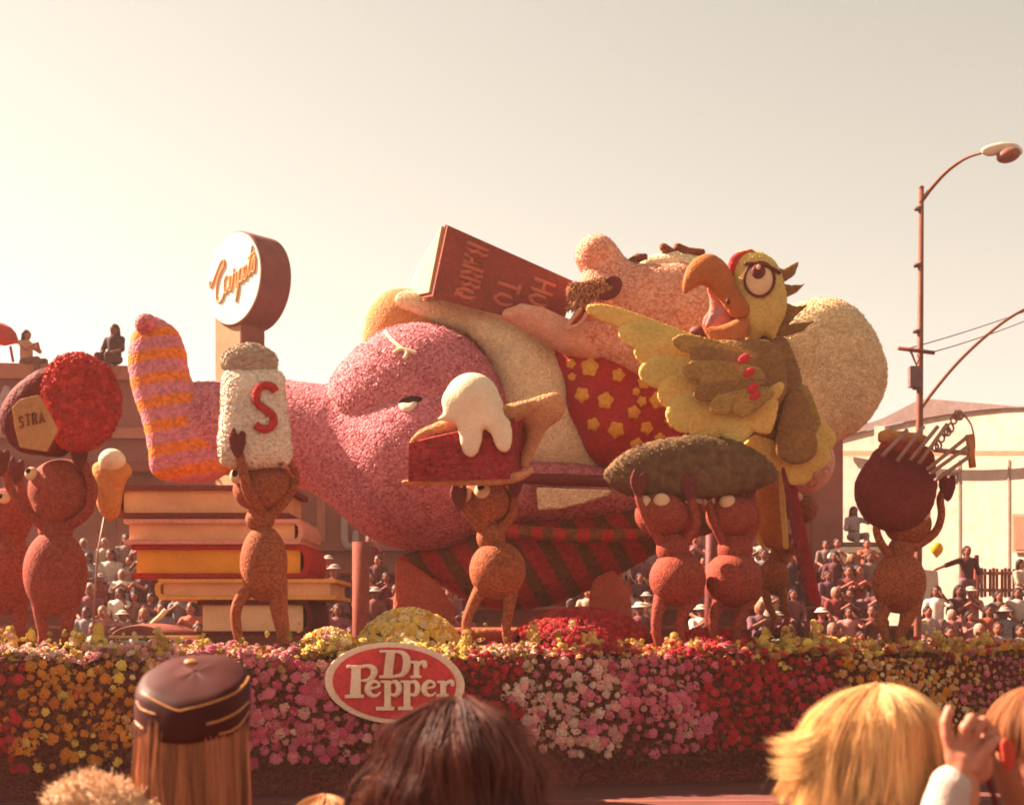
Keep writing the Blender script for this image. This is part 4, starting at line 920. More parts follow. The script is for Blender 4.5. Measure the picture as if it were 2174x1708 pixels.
# ------------------------------------------------------------------ ants
def ant(label, Y, head, thorax, abdomen, arms, legs, eyes, mat, name='giant_ant', hands=True, chin=None, base=None, antennae=()):
    u0 = abdomen[0]; t = thing(name, label, 'ant figure', Vector((W(u0, 1330, Y).x, Y, DECK+.04)), 'ants carrying the picnic')
    blob('head', Y, [ell(head[0], head[1], 0, head[2], head[3], head[2]*.85, head[4] if len(head) > 4 else 0)]+([cap(*chin)] if chin else []), mat, t, k=14, h=4)
    blob('thorax', Y, [ell(thorax[0], thorax[1], 0, thorax[2]*.94, thorax[3]*.92, thorax[2]*.9)]+[cap((head[0]*.4+thorax[0]*.6, head[1]*.4+thorax[1]*.6, 0, thorax[2]*.38), (thorax[0], thorax[1], 0, thorax[2]*.45), (abdomen[0]*.7+thorax[0]*.3, abdomen[1]*.7+thorax[1]*.3, 0, thorax[2]*.38))], mat, t, k=10, h=3.5)
    ab = blob('abdomen', Y, [ell(abdomen[0], abdomen[1], 0, abdomen[2], abdomen[3], abdomen[2]*.95)], mat, t, h=4)
    for a in arms:
        pts = spline([(*p[:2], p[2] if len(p) > 2 else -14, (p[3] if len(p) > 3 else 12)*.82) for p in a], 3, False)
        ao = blob('arm', Y, [cap(*[tuple(p) for p in pts])], mat, t, k=6, h=3)
        u, v, y, r = pts[-1]
        if hands: blob('hand', Y, [infl([(u-4, v+30), (u-16, v+8), (u-17, v-14), (u-8, v-32), (u+1, v-16), (u+8, v-24), (u+17, v-18), (u+15, v+8), (u+5, v+30)], .5, y=y-4)], antD, ao, h=2.5)
    for l in legs:
        pts = spline([(*p[:2], p[2] if len(p) > 2 else 0, (p[3] if len(p) > 3 else 11)*.86) for p in l], 3, False)
        lo_ = blob('leg', Y, [cap(*[tuple(p) for p in pts])], mat, t, k=6, h=3)
        u, v, y, r = pts[-1]; blob('foot', Y, [ell(u-6, v+2, y-8, 26, 13, 24, 8), cap((u, v-8, y, 10), (u, v, y, 12))], antD, lo_, k=6, h=3)
    for e in eyes:
        eo = blob('eye', Y, [ell(e[0], e[1], e[3], e[2], e[2]*1.02, e[2]*.8)], eyeW, t, h=2)
        if len(e) > 4: blob('pupil', Y, [ell(e[4], e[5], e[3]-e[2]*.62, e[2]*.42, e[2]*.45, e[2]*.35)], eyeB, eo, h=1.5)
    for q in antennae: tube('antenna', [W(a, b, Y-.1) for a, b in spline(q, 5, False)], .018, mat, t, 6)
    return t
# salt ant
Y1 = YF(555)+.55
ant('rust ant holding up the white salt shaker in front of the book stack', Y1, (560, 1034, 66, 50, 14), (552, 1102, 33, 30), (560, 1196, 50, 82), 
    [[(560, 1095, -10, 17), (540, 1050, -60, 15), (530, 1000, -80, 12), (524, 952, -92, 10)], [(575, 1095, -6, 14), (612, 1060, -20, 12), (632, 1010, -20, 10), (606, 965, -58, 9)]],
    [[(548, 1240, 0, 20), (514, 1268, -12, 15), (503, 1310, -16, 13), (512, 1365, -12, 12), (516, 1384, -12, 12)], [(588, 1235, 0, 26), (592, 1290, 0, 22), (600, 1340, 4, 17), (605, 1378, 4, 14)]],
    [(512, 1014, 17, -34, 508, 1010)], antM, antennae=([(590, 990), (610, 975), (618, 985)],))
salt = thing('salt_shaker', 'white salt shaker with a red letter S held over the rust ant', 'salt shaker', W(540, 995, Y1-.3))
swh = P('salt_white', (1.0, .84, .66, 1), (.9, .70, .52, 1), 26, bump=.8, dist=.04); sgr = P('salt_cap_grey', (.70, .52, .38, 1), (.58, .4, .28, 1), 26, bump=.8, dist=.04)
sb = blob('body', Y1-.25, [infl([(478, 788), (530, 784), (598, 790), (606, 850), (618, 972), (580, 990), (510, 993), (466, 975), (470, 880)], .9, tmax=66)], swh, salt, h=4); petals(sb, 4000, .026, swh)
scp = blob('cap', Y1-.25, [infl([(472, 776), (474, 756), (492, 740), (520, 731), (548, 733), (575, 746), (588, 764), (582, 794), (550, 801), (500, 799), (480, 792)], .95, tmax=62)], sgr, salt, h=3.5); petals(scp, 2200, .03, sgr)
stt = bvh(sb); deco('letter_stroke', stt, [(583, 832), (575, 822), (558, 820), (546, 830), (543, 848), (552, 862), (566, 872), (578, 884), (579, 899), (570, 909), (556, 910), (543, 902)], .048, crim, salt, lift=.02)
# pie ant
Y2 = YF(1050)+.75
ant('rust ant with big round eyes holding up the pie slice', Y2, (1036, 1060, 56, 50, 0), (1042, 1140, 33, 36), (1056, 1210, 60, 62),
    [[(1030, 1130, -6, 15), (1000, 1100, -30, 12), (982, 1072, -46, 10), (976, 1058, -50, 9)], [(1058, 1130, -6, 15), (1088, 1092, -22, 12), (1092, 1050, -26, 11), (1092, 1030, -30, 9)]],
    [[(1024, 1245, 0, 20), (1000, 1290, -16, 13), (990, 1330, -20, 12), (1000, 1372, -8, 11), (1004, 1388, -8, 11)], [(1084, 1240, 0, 22), (1080, 1290, -14, 14), (1074, 1330, -16, 12), (1080, 1370, -6, 11), (1084, 1388, -6, 11)]],
    [(1026, 1048, 19, -36, 1021, 1038), (988, 1052, 16, -30, 984, 1044)], antM, chin=((1025, 1090, -8, 30), (1030, 1112, -8, 16)))
pie = thing('pie_slice', 'slice of red berry pie topped with a ball of dripping ice cream above the ant', 'pie', W(1000, 1035, Y2-.2))
fil = P('berry_filling', (.52, .045, .05, 1), (.30, .02, .025, 1), 22, bump=1., dist=.05); crust = P('crust_tan', (.74, .34, .16, 1), (.56, .22, .09, 1), 40, bump=.8, dist=.02); icec = P('ice_cream', (.98, .78, .54, 1), (.9, .68, .45, 1), 46, bump=.35, dist=.012)
# wedge: point at the left front, rim of crust at the right back
tp = [W(868, 940, Y2-.85), W(1085, 890, Y2-.75), W(1150, 862, Y2+.35)]; bt_ = [W(866, 1022, Y2-.80), W(1082, 1016, Y2-.72), W(1118, 985, Y2+.25)]
V = [tuple(p) for p in tp+bt_]
f_o = mk('filling', V, [(0, 2, 1), (3, 4, 5), (0, 1, 4, 3), (1, 2, 5, 4), (2, 0, 3, 5)], fil, pie, smooth=False)
petals(f_o, 1500, .05, fil)
blob('bottom_crust', Y2-.62, [infl([(862, 1018), (1000, 1008), (1100, 1002), (1126, 990), (1130, 1004), (1080, 1026), (960, 1030), (868, 1030)], 1.1, tmax=36)], crust, pie, h=3.5)
blob('top_crust', Y2-.55, [infl([(868, 944), (885, 918), (920, 900), (960, 886), (1040, 868), (1120, 850), (1150, 860), (1090, 896), (1000, 912), (900, 934)], 1.2, tmax=42)], crust, pie, h=3.5)
blob('rim_crust', Y2-.2, [infl([(1082, 880), (1098, 858), (1130, 846), (1170, 834), (1192, 838), (1200, 862), (1190, 888), (1160, 912), (1140, 950), (1118, 992), (1104, 980), (1118, 920), (1106, 896)], .8, tmax=30)], crust, pie, h=3.5)
blob('ice_cream_scoop', Y2-.72, [ell(1002, 848, 0, 58, 56, 56), infl([(942, 880), (950, 840), (1055, 846), (1068, 880), (1082, 900), (1086, 935), (1080, 958), (1066, 962), (1052, 948), (1042, 922), (1026, 916), (1022, 940), (1012, 966), (996, 972), (982, 958), (976, 925), (966, 902), (930, 894)], .7, y=-22, tmax=34)], icec, pie, k=14, h=3.5)
# pickle ants
Y3 = YF(1430)+.7
ant('left one of the two red ants sharing the green pickle', Y3, (1405, 1092, 58, 48, 0), (1428, 1166, 38, 38), (1438, 1228, 60, 58),
    [[(1410, 1160, -6, 14), (1372, 1110, -30, 11), (1352, 1060, -34, 10), (1352, 1030, -34, 9)], [(1450, 1155, -6, 15), (1476, 1110, -18, 12), (1462, 1060, -26, 11), (1458, 1034, -30, 9)]],
    [[(1405, 1262, 0, 20), (1392, 1310, -12, 14), (1392, 1345, -12, 12), (1404, 1382, -6, 11), (1408, 1394, -6, 11)], [(1472, 1258, 0, 24), (1448, 1300, -10, 15), (1440, 1336, -12, 12), (1450, 1378, -6, 11), (1452, 1394, -6, 11)]],
    [(1400, 1068, 18, -34), (1366, 1068, 14, -26)], antR)
ant('right one of the two red ants sharing the green pickle', Y3+.25, (1556, 1094, 58, 48, 0), (1560, 1166, 40, 38), (1556, 1230, 62, 60),
    [[(1540, 1160, -6, 14), (1510, 1110, -26, 11), (1500, 1060, -30, 10), (1500, 1030, -34, 9)], [(1580, 1155, -6, 15), (1600, 1110, -18, 12), (1592, 1060, -22, 11), (1586, 1030, -26, 9)]],
    [[(1530, 1266, 0, 20), (1512, 1310, -12, 14), (1510, 1345, -12, 12), (1520, 1378, -6, 11), (1522, 1392, -6, 11)], [(1596, 1258, 0, 24), (1574, 1300, -10, 15), (1560, 1334, -12, 12), (1566, 1374, -6, 11), (1568, 1390, -6, 11)]],
    [(1538, 1068, 17, -34), (1500, 1064, 14, -26, 1497, 1060)], antR)
pk = blob('giant_pickle', Y3+.05, [infl([(1284, 998), (1330, 958), (1400, 934), (1480, 926), (1550, 934), (1610, 962), (1648, 1000), (1640, 1022), (1590, 1042), (1500, 1056), (1400, 1058), (1320, 1046), (1288, 1020)], .95, tmax=56)], pickle, None, h=4.5)
petals(pk, 3500, .03, pickle); tag(pk, 'long dull green pickle carried overhead by two red ants', 'pickle')
# small hot dog ant behind the parrot tail
Y4 = YF(1640)+2.2
ant('small rust ant holding the upright hot dog behind the parrot tail', Y4, (1700, 1078, 36, 34, 0), (1655, 1182, 24, 28), (1642, 1222, 32, 38),
    [[(1660, 1178, -6, 9), (1668, 1165, -30, 8), (1660, 1150, -36, 8)], [(1672, 1178, -4, 9), (1690, 1150, -10, 8), (1696, 1110, -10, 7)]],
    [[(1622, 1244, 0, 13), (1630, 1285, -8, 9), (1640, 1310, -8, 8), (1628, 1345, 0, 8)], [(1658, 1246, 0, 13), (1664, 1285, -6, 9), (1670, 1308, -6, 8), (1664, 1340, 0, 8)]],
    [(1688, 1058, 11, -22)], antM, hands=False)
hdg = thing('hot_dog', 'upright orange brown hot dog with a mustard stripe hanging below the parrot', 'hot dog', W(1636, 1162, Y4-.3))
blob('bun', Y4-.25, [infl([(1612, 1030), (1640, 1012), (1660, 1020), (1668, 1100), (1668, 1150), (1650, 1166), (1622, 1158), (1606, 1135), (1606, 1080)], .8, tmax=28)], P('bun_orange', (.60, .17, .035, 1), (.52, .13, .03, 1), 30, bump=.3), hdg, h=3)
blob('mustard', Y4-.5, [cap((1658, 1005, 0, 5), (1660, 1060, 0, 6), (1664, 1110, 0, 6), (1668, 1160, 0, 6))], gold, hdg, k=3, h=2)
blob('mustard', Y4-.45, [cap((1604, 1122, 0, 4), (1610, 1142, 0, 5), (1620, 1160, 0, 4))], yel, hdg, k=3, h=2)
# kettle ant
Y5 = YF(1910)+.55
ant('rust ant at the right holding up the dark barbecue kettle', Y5, (1926, 1112, 50, 44, 0), (1912, 1168, 30, 34), (1908, 1236, 56, 66),
    [[(1895, 1185, -6, 13), (1866, 1160, -24, 11), (1850, 1125, -34, 10), (1858, 1090, -40, 9)], [(1938, 1160, -6, 14), (1978, 1132, -16, 11), (1990, 1095, -24, 10), (1986, 1060, -28, 10), (2000, 1035, -28, 9)]],
    [[(1882, 1278, 0, 18), (1868, 1318, -10, 13), (1876, 1350, -12, 11), (1884, 1382, -6, 11), (1886, 1396, -6, 11)], [(1934, 1280, 0, 26), (1918, 1322, -10, 16), (1906, 1352, -10, 12), (1914, 1384, -4, 11), (1916, 1398, -4, 11)]],
    [(1898, 1100, 12, -38), (1950, 1092, 14, -34)], antM)
ket = thing('barbecue_kettle', 'dark round barbecue kettle with tan lid and tilted wire grate at the right', 'barbecue', W(1905, 1100, Y5-.2))
potM = P('kettle_maroon', (.21, .031, .027, 1), (.155, .022, .02, 1), 30, bump=.3); neckM = P('kettle_neck_rust', (.38, .06, .036, 1), (.3, .042, .028, 1), 30, bump=.4)
blob('pot', Y5-.2, [infl([(1868, 950), (1842, 978), (1822, 1008), (1814, 1045), (1826, 1084), (1850, 1112), (1890, 1128), (1935, 1120), (1968, 1092), (1984, 1050), (1984, 1010), (1970, 990), (1930, 970)], .95, tmax=78)], potM, ket, h=4)
blob('neck', Y5-.2, [infl([(1866, 952), (1880, 935), (1930, 938), (1975, 955), (1984, 1000), (1960, 992), (1910, 972)], .95, tmax=60)], neckM, ket, h=3.5)
blob('lid', Y5-.2, [infl([(1864, 924), (1872, 914), (1920, 916), (1962, 924), (1968, 936), (1940, 942), (1900, 940), (1868, 938)], 1.2, tmax=56)], P('lid_tan', (.60, .24, .085, 1), (.5, .18, .06, 1), 30, bump=.4), ket, h=3)
wireM = P('grate_grey', (.42, .22, .17, 1), (.36, .18, .14, 1), 20, kind='cloud', bump=.1, rough=.5)
for a, b_ in (((1872, 968), (1925, 912)), ((1904, 978), (1960, 905)), ((1932, 976), (1990, 905)), ((1950, 984), (2010, 900)), ((1968, 996), (2055, 925)), ((1975, 1004), (2064, 940)), ((1984, 1020), (2062, 965))):
    tube('grate_bar', [W(*a, Y5-.62), W(*b_, Y5-.45)], .024, wireM, ket, 6)
tube('grate_handle', [W(2056, 922, Y5-.45), W(2064, 992, Y5-.45)], .045, P('handle_wood', (.56, .22, .07, 1), (.45, .16, .05, 1), 12, kind='cloud', bump=.2), ket, 8)
tube('grate_rail', [W(1985, 955, Y5-.5), W(2062, 962, Y5-.45)], .03, wireM, ket, 6)
tube('grate_hoop', [W(a, b, Y5-.4) for a, b in spline([(2046, 880), (2062, 905), (2068, 945), (2062, 985)], 6, False)], .012, wireM, ket, 5)
for k in range(9):
    f = k/8; c = W(1985+52*f, 948-72*f+6*math.sin(k*1.7), Y5-.42)
    tube('chain_link', [c+Vector((math.cos(a)*.035, .012*math.sin(a*2), math.sin(a)*.055)) for a in np.linspace(0, 2*math.pi, 11)], .014, wireM, ket, 5)
# jam jar ants
Y6 = YF(120)+.6
ant('front red ant under the jam jar at the left edge', Y6, (134, 1040, 72, 66, 0), (118, 1126, 38, 34), (118, 1216, 66, 92),
    [[(100, 1118, -8, 16), (74, 1090, -40, 13), (40, 1040, -50, 11), (26, 985, -54, 10)], [(150, 1115, -8, 15), (196, 1085, -26, 13), (204, 1030, -34, 12), (184, 972, -40, 11)]],
    [[(84, 1270, 0, 22), (88, 1310, -6, 15), (94, 1345, -6, 13), (88, 1378, -4, 12)], [(148, 1275, 0, 26), (146, 1315, -6, 17), (142, 1345, -6, 14), (146, 1378, -4, 13)]],
    [(82, 1010, 14, -40, 78, 1005)], antR, chin=((110, 1090, -10, 34), (100, 1112, -10, 18)))
ant('partly hidden red ant at the left edge behind the jam jar ant', Y6+.7, (14, 1090, 58, 54, 0), (22, 1150, 34, 32), (16, 1220, 58, 84),
    [[(8, 1145, -8, 14), (-20, 1100, -24, 12), (-30, 1050, -26, 11), (-26, 1000, -26, 10)], [(46, 1140, -4, 14), (62, 1100, -8, 12), (50, 1050, -8, 11), (40, 1000, -8, 10)]],
    [[(-12, 1270, 0, 20), (-14, 1320, -6, 14), (-10, 1380, -4, 12)], [(40, 1270, 0, 22), (44, 1320, -6, 15), (42, 1376, -4, 12)]],
    [(24, 1062, 13, -40, 20, 1058)], antR)
jar = thing('jam_jar', 'big jam jar with red lid and tan label carried by the left ants', 'jam jar', W(120, 965, Y6-.3))
lidM = P('jam_lid_red', (.95, .085, .07, 1), (.72, .045, .042, 1), 18, bump=1., dist=.05, c3=(.6, .06, .05, 1)); labM = P('label_tan', (.62, .30, .12, 1), (.54, .24, .09, 1), 20, bump=.3)
lid = blob('lid', Y6-.35, [infl([(150, 752), (178, 752), (205, 764), (232, 782), (246, 812), (256, 856), (244, 900), (224, 932), (190, 952), (160, 958), (126, 944), (100, 918), (90, 880), (92, 830), (100, 790), (122, 764)], .75, tmax=40)], lidM, jar, h=4)
petals(lid, 5000, .04, lidM)
blob('glass', Y6-.2, [infl([(100, 782), (62, 800), (22, 838), (2, 880), (8, 920), (40, 956), (90, 966), (140, 962), (150, 880), (130, 800)], .9, tmax=62)], P('jam_dark', (.19, .026, .022, 1), (.12, .017, .015, 1), 24, bump=.4, rough=.75, spec=.1), jar, h=4)
lb = blob('label', Y6-.62, [slab([(28, 866), (44, 848), (82, 838), (100, 868), (122, 912), (98, 958), (44, 950), (34, 910)], 5)], labM, jar, h=2.5, k=2, warp=lambda u, v: (u-60)*.12)
lbt = bvh(lb)
inkM = P('label_ink', (.34, .09, .04, 1), (.28, .07, .03, 1), 20, bump=0)
def print_on(tree, text, u, v, w, hgt, du, dv, mat, parent, r):
    for i, ch in enumerate(text):
        for st in GL[ch]:
            q = []
            for x, y in st:
                a = (i+x*.85)*w; p, n_ = hit(tree, u+a*du[0]-y*hgt*dv[0], v+a*du[1]-y*hgt*dv[1])
                if p is not None: q.append(p+n_*.004)
            if len(q) > 1: tube('label_lettering', q, r, mat, parent, 5)
GL['S'] = [[(.65, .85), (.35, 1), (.05, .8), (.15, .55), (.55, .45), (.65, .2), (.35, 0), (.02, .15)]]
print_on(lbt, 'STRA', 42, 908, 15, 24, (.97, -.22), (.1, .99), inkM, jar, .012)
# drumstick behind the jam jar ants
dr = thing('drumstick_prop', 'tan drumstick-shaped picnic food with a white knob between the jam jar and the books', 'food prop', W(235, 1105, Y6+1.2))
blob('meat', Y6+1.2, [infl([(200, 985), (226, 978), (252, 974), (272, 985), (280, 1005), (266, 1020), (258, 1050), (252, 1092), (232, 1104), (214, 1088), (202, 1050), (198, 1015)], .9)], P('meat_tan', (.74, .30, .08, 1), (.62, .22, .06, 1), 24, bump=.3), dr, h=3)
blob('bone_knob', Y6+1.15, [ell(238, 978, 0, 28, 26, 28)], icec, dr, h=3)
tube('support_wire', [W(222, 1095, Y6+1.2), W(206, 1180, Y6+1.2), W(196, 1370, Y6+1.2)], .012, wireM, dr, 5)
# ------------------------------------------------------------------ crowd in bleachers across the street
bl = thing('bleachers', 'wooden bleachers full of spectators across the street', 'bleachers', (0, 25, .12))
ROWS = 7
def row_y(r): return 25.0+.85*r
def row_z(r): return .50+.42*r
for r in range(ROWS):
    for k in range(5):
        x = -10.4+5.2*k
        if k == 4 and r > 3: continue
        boxm('seat_plank', (x, row_y(r)+.12, row_z(r)-.03), (2.57, .15, .03), wood, bl, bev=.006)
        boxm('foot_plank', (x, row_y(r)-.28, row_z(r)-.44), (2.57, .14, .025), wood, bl, bev=.006)
        boxm('riser_board', (x, row_y(r)+.29, row_z(r)-.19), (2.57, .012, .21), wood, bl)
for k in range(6):
    x = -13+5.2*k
    for r in range(0, 4 if k == 5 else ROWS, 2): boxm('upright', (x, row_y(r)+.12, row_z(r)/2+.02), (.04, .04, (row_z(r)-.14)/2), steel, bl)
# prototypes, in metres about the seat; facing the street (-y)
def mblob(prims, k=.03, h=.028):
    """the same field, in metres: u = x, v = -z"""
    q = []
    for kind, a in prims:
        if kind == 'cap': q.append(('cap', tuple((p[0], -p[2], p[1], p[3]) for p in a)))
        else: q.append(('ell', (a[0], -a[2], a[1], a[3], a[5], a[4], 0)))
    return blobmesh(q, k, h)
def E(x, y, z, rx, ry, rz): return ('ell', (x, y, z, rx, ry, rz))
def K(*p): return ('cap', p)
def proto(pose):
    arms = {0: [[(.19, 0, .50), (.26, -.06, .26), (.16, -.30, .16)], [(-.19, 0, .50), (-.26, -.06, .26), (-.14, -.30, .16)]],
            1: [[(.19, 0, .50), (.30, -.20, .40), (.12, -.22, .64)], [(-.19, 0, .50), (-.27, -.05, .26), (-.12, -.28, .18)]],
            2: [[(.19, 0, .50), (.26, -.18, .34), (.06, -.30, .46)], [(-.19, 0, .50), (-.26, -.18, .34), (-.06, -.30, .46)]],
            3: [[(.19, .0, .50), (.27, -.03, .24), (.30, -.08, .02)], [(-.19, 0, .50), (-.50, -.06, .40), (-.78, -.14, .30)]]}[pose]
    stand = pose == 3
    legs = [[(.1, 0, .0), (.11, -.02, -.42), (.11, .0, -.84)], [(-.1, 0, .0), (-.11, -.02, -.42), (-.11, .0, -.84)]] if stand else [[(.10, 0, .06), (.13, -.44, .08), (.13, -.42, -.38)], [(-.10, 0, .06), (-.13, -.44, .08), (-.13, -.42, -.38)]]
    torso = [K((0, 0, .08, .145), (0, .0, .30, .15), (0, 0, .46, .15)), K((-.15, 0, .49, .075), (.15, 0, .49, .075))]
    body = [K((0, 0, .1, .12), (0, 0, .46, .12)), K((0, -.005, .5, .058), (0, -.02, .60, .052)), E(0, -.03, .715, .078, .095, .112), K((0, -.12, .70, .016), (0, -.135, .685, .018)), E(-.08, -.01, .71, .014, .025, .03), E(.08, -.01, .71, .014, .025, .03)]
    for a in arms: body.append(K((*a[0], .05), (*a[1], .042), (*a[2], .032))); e_ = np.array(a[2])-np.array(a[1]); e_ = e_/np.linalg.norm(e_)*.09; body.append(K((*a[2], .034), (*(np.array(a[2])+e_), .026)))
    for l in legs: body.append(K((*l[0], .07), (*l[1], .055), (*l[2], .045))); body.append(K((*l[2], .045), (l[2][0], l[2][1]-.14, l[2][2]-.03, .038)))
    shirt = list(torso)
    for a in arms: m_ = np.array(a[1])*.85+np.array(a[2])*.15; shirt.append(K((*a[0], .068), (*m_, .058)))
    pants = [E(0, 0, .05, .17, .15, .11)]
    for l in legs: m_ = np.array(l[1])*.15+np.array(l[2])*.85; pants.append(K((*l[0], .095), (*l[1], .078), (*m_, .062)))
    hair = [E(0, .012, .745, .098, .112, .108), E(0, .03, .68, .092, .075, .10)]
    out = []
    for nm, pr, kk, cutf in (('body', body, .03, None), ('shirt', shirt, .04, None), ('trousers', pants, .03, None), ('hair', hair, .02, lambda v: v)):
        if nm == 'hair':
            q = [('ell', (a[0], -a[2], a[1], a[3], a[5], a[4], 0)) for _, a in pr]
            v, f = blobmesh(q, kk, .018, cut=lambda X, Y_, V: np.minimum(V+.72, -(Y_+.06))*1.0)
        else: v, f = mblob(pr, kk, .026)
        me = bpy.data.meshes.new('spectator_'+nm); me.from_pydata(v.tolist(), [], f.tolist()); me.polygons.foreach_set('use_smooth', [True]*len(f))
        me.materials.append({'body': flesh, 'shirt': cloth, 'trousers': cloth, 'hair': hairC}[nm]); out.append((nm, me))
    # a sun hat, for some
    return out
PR = [proto(i) for i in range(4)]
hv, hf = blobmesh([('ell', (0, -.785, 0, .105, .075, .12, 0)), ('ell', (0, -.765, -.02, .17, .018, .18, 0))], .02, .016)
hatme = bpy.data.meshes.new('spectator_hat'); hatme.from_pydata(hv.tolist(), [], hf.tolist()); hatme.polygons.foreach_set('use_smooth', [True]*len(hf)); hatme.materials.append(cloth)
lv_, lf_ = blobmesh([('ell', (0, -.745, .012, .104, .108, .114, 0)), ('cap', ((-.06, -.72, .04, .05), (-.085, -.55, .04, .045))), ('cap', ((.06, -.72, .04, .05), (.085, -.55, .04, .045))), ('cap', ((0, -.72, .05, .06), (0, -.52, .08, .06)))], .02, .018, cut=lambda X, Y_, V: np.minimum(V+.75, -(Y_+.045)))
longme = bpy.data.meshes.new('spectator_long_hair'); longme.from_pydata(lv_.tolist(), [], lf_.tolist()); longme.polygons.foreach_set('use_smooth', [True]*len(lf_)); longme.materials.append(hairC)
fv_, ff_ = blobmesh([('ell', (-.032, -.728, -.112, .017, .009, .014, 0)), ('ell', (.032, -.728, -.112, .017, .009, .014, 0)), ('ell', (-.032, -.752, -.112, .022, .005, .012, 0)), ('ell', (.032, -.752, -.112, .022, .005, .012, 0)), ('ell', (0, -.652, -.112, .026, .006, .012, 0))], .002, .006)
faceme = bpy.data.meshes.new('spectator_face'); faceme.from_pydata(fv_.tolist(), [], ff_.tolist()); faceme.materials.append(hairC)
SH = {'lilac': (.44, .30, .30), 'pale blue': (.36, .30, .32), 'cream': (.66, .45, .33), 'maroon': (.30, .04, .04), 'dark brown': (.18, .042, .036), 'dusty pink': (.46, .17, .15), 'plum': (.22, .06, .075), 'grey': (.30, .17, .15), 'white': (.72, .56, .46), 'rust': (.38, .08, .04), 'navy': (.15, .055, .075)}
HR = {'dark': (.035, .011, .010), 'brown': (.065, .020, .013), 'grey': (.40, .26, .2), 'fair': (.45, .22, .1)}
def person_at(label, loc, pose, shirt, hair, rot=0, hat=None, group='spectators in the bleachers', scale=1, trousers=None):
    lng = hair != HR['grey'] and random.random() < .45; t = thing('person', label, 'person', loc, group); t.rotation_euler = (0, 0, rot); t.scale = (scale,)*3
    for nm, me in PR[pose]:
        if nm == 'hair' and hat: nm, me, c = 'hat', hatme, hat
        else: c = {'body': (.40, .125, .078), 'shirt': shirt, 'trousers': trousers or random.choice([(.10, .03, .03), (.14, .05, .05), (.2, .1, .09)]), 'hair': hair}[nm]
        if nm == 'hair' and lng: me = longme
        o = bpy.data.objects.new(nm, me); C.objects.link(o); o.parent = t; f = random.uniform(.55, 1.25); o.color = (c[0]*f, c[1]*f, c[2]*f, 1)
    o = bpy.data.objects.new('face', faceme); C.objects.link(o); o.parent = t; o.color = (.07, .02, .018, 1); o['kind'] = 'stuff'
    return t
zones = [(170, 335, 'left of the books'), (338, 425, 'below the books'), (655, 762, 'left of brown post'), (772, 850, 'right of brown post'), (935, 1000, 'left of pie ant'), (1225, 1275, 'under hammock right end'), (1292, 1385, 'left of pickle ants'),
         (1466, 1520, 'between pickle ants'), (1600, 1690, 'behind hot dog ant'), (1738, 1862, 'left of kettle ant'), (1950, 2185, 'right of kettle ant')]
rowname = ['front row', 'second row', 'third row', 'fourth row', 'fifth row', 'sixth row', 'top row']
snames, hnames = list(SH), list(HR); ordn = ['leftmost', 'second', 'third', 'fourth', 'fifth', 'sixth', 'seventh', 'eighth', 'ninth']
used = {}
for u0, u1, zn in zones:
    for r in range(ROWS):
        Y = row_y(r); du = .43*FPX/Y
        if u1 < 430 and r > 5 and u0 > 300: continue
        us = list(np.arange(u0+du*.3+(r % 2)*du*.4, u1, du)) or [(u0+u1)/2]
        if u0 < 900 and r >= 5 and u0 > 600: us = us[:1]
        if u0 > 1940 and r >= 4: continue
        for i, u in enumerate(us):
            sn = random.choices(snames, [3, 3, 2, 3, 3.5, 2.5, 3, 2, 2.6, 1.6, 2.5])[0]; hn = random.choices(hnames, [4, 3, 1, 1])[0]
            p = W(u+random.uniform(-13, 13), HV, Y); p.z = row_z(r); hat = None; ht = f'{hn} hair'
            if random.random() < .17: hat = random.choice([(.7, .52, .4), (.45, .32, .28)]); ht = 'a pale hat'
            base = f'spectator in {sn} top with {ht}, {rowname[r]}, {zn}'
            if len(us) > 1: base = f'{ordn[i]} from left, {rowname[r]}, {sn} top, {ht}, {zn}' if i else f'leftmost in {rowname[r]}, {sn} top, {ht}, {zn}'
            base = base.replace('a pale hat', 'pale hat')
            w_ = base.split()
            person_at('spectator ' + base if not base.startswith('spectator') else base, p, random.choice([0, 0, 1, 2, 2]), SH[sn], HR[hn], random.uniform(-.35, .35), hat, scale=random.uniform(.84, 1.12))
# single figures standing out against the sky and the warehouse
def standing(label, u, v_head, Y, pose, sh_, ha, rot=0, sc=1, tr=None, grp=None, hat=None):
    p = W(u, v_head, Y); p.z -= .80*sc; return person_at(label, p, pose, sh_, ha, rot, hat, grp, sc, tr)
standing('man in dark shirt standing with one arm stretched out before the warehouse', 2052, 1162, 31.5, 3, (.16, .035, .035), HR['dark'], .1, 1.05, (.2, .09, .1))
plat = boxm('standing_platform', (W(2052, 1300, 31.6).x, 31.7, (W(2052, 1162, 31.5).z-.8*1.05-.9*1.05)/2+.05), (.7, .5, (W(2052, 1162, 31.5).z-.8*1.05-.9*1.05)/2-.06), wood, bev=.02); tag(plat, 'brown wooden platform under the pointing man', 'platform')
standing('bare-armed person in cream top at the far right edge above the crowd', 2166, 1190, 31.0, 0, SH['cream'], HR['dark'], .6, 1.0)
standing('person with a camera standing between the brown building and the kettle', 1812, 1078, 33.3, 1, SH['lilac'], HR['dark'], .2, 1.0, (.3, .2, .17))
standing('boy in dark T-shirt sitting on the roof edge beside the striped foot', 243, 692, 35.6, 0, (.10, .03, .035), HR['brown'], -.3, 1.25, (.11, .03, .03))
standing('person in tan top sitting hunched on the roof at the left', 56, 704, 35.9, 2, (.5, .24, .12), HR['brown'], 1.2, 1.15, (.2, .07, .05))
um = thing('red_umbrella', 'rust red umbrella on the roof at the left edge', 'umbrella', W(-8, 766, 36.0))
v, f = [], []
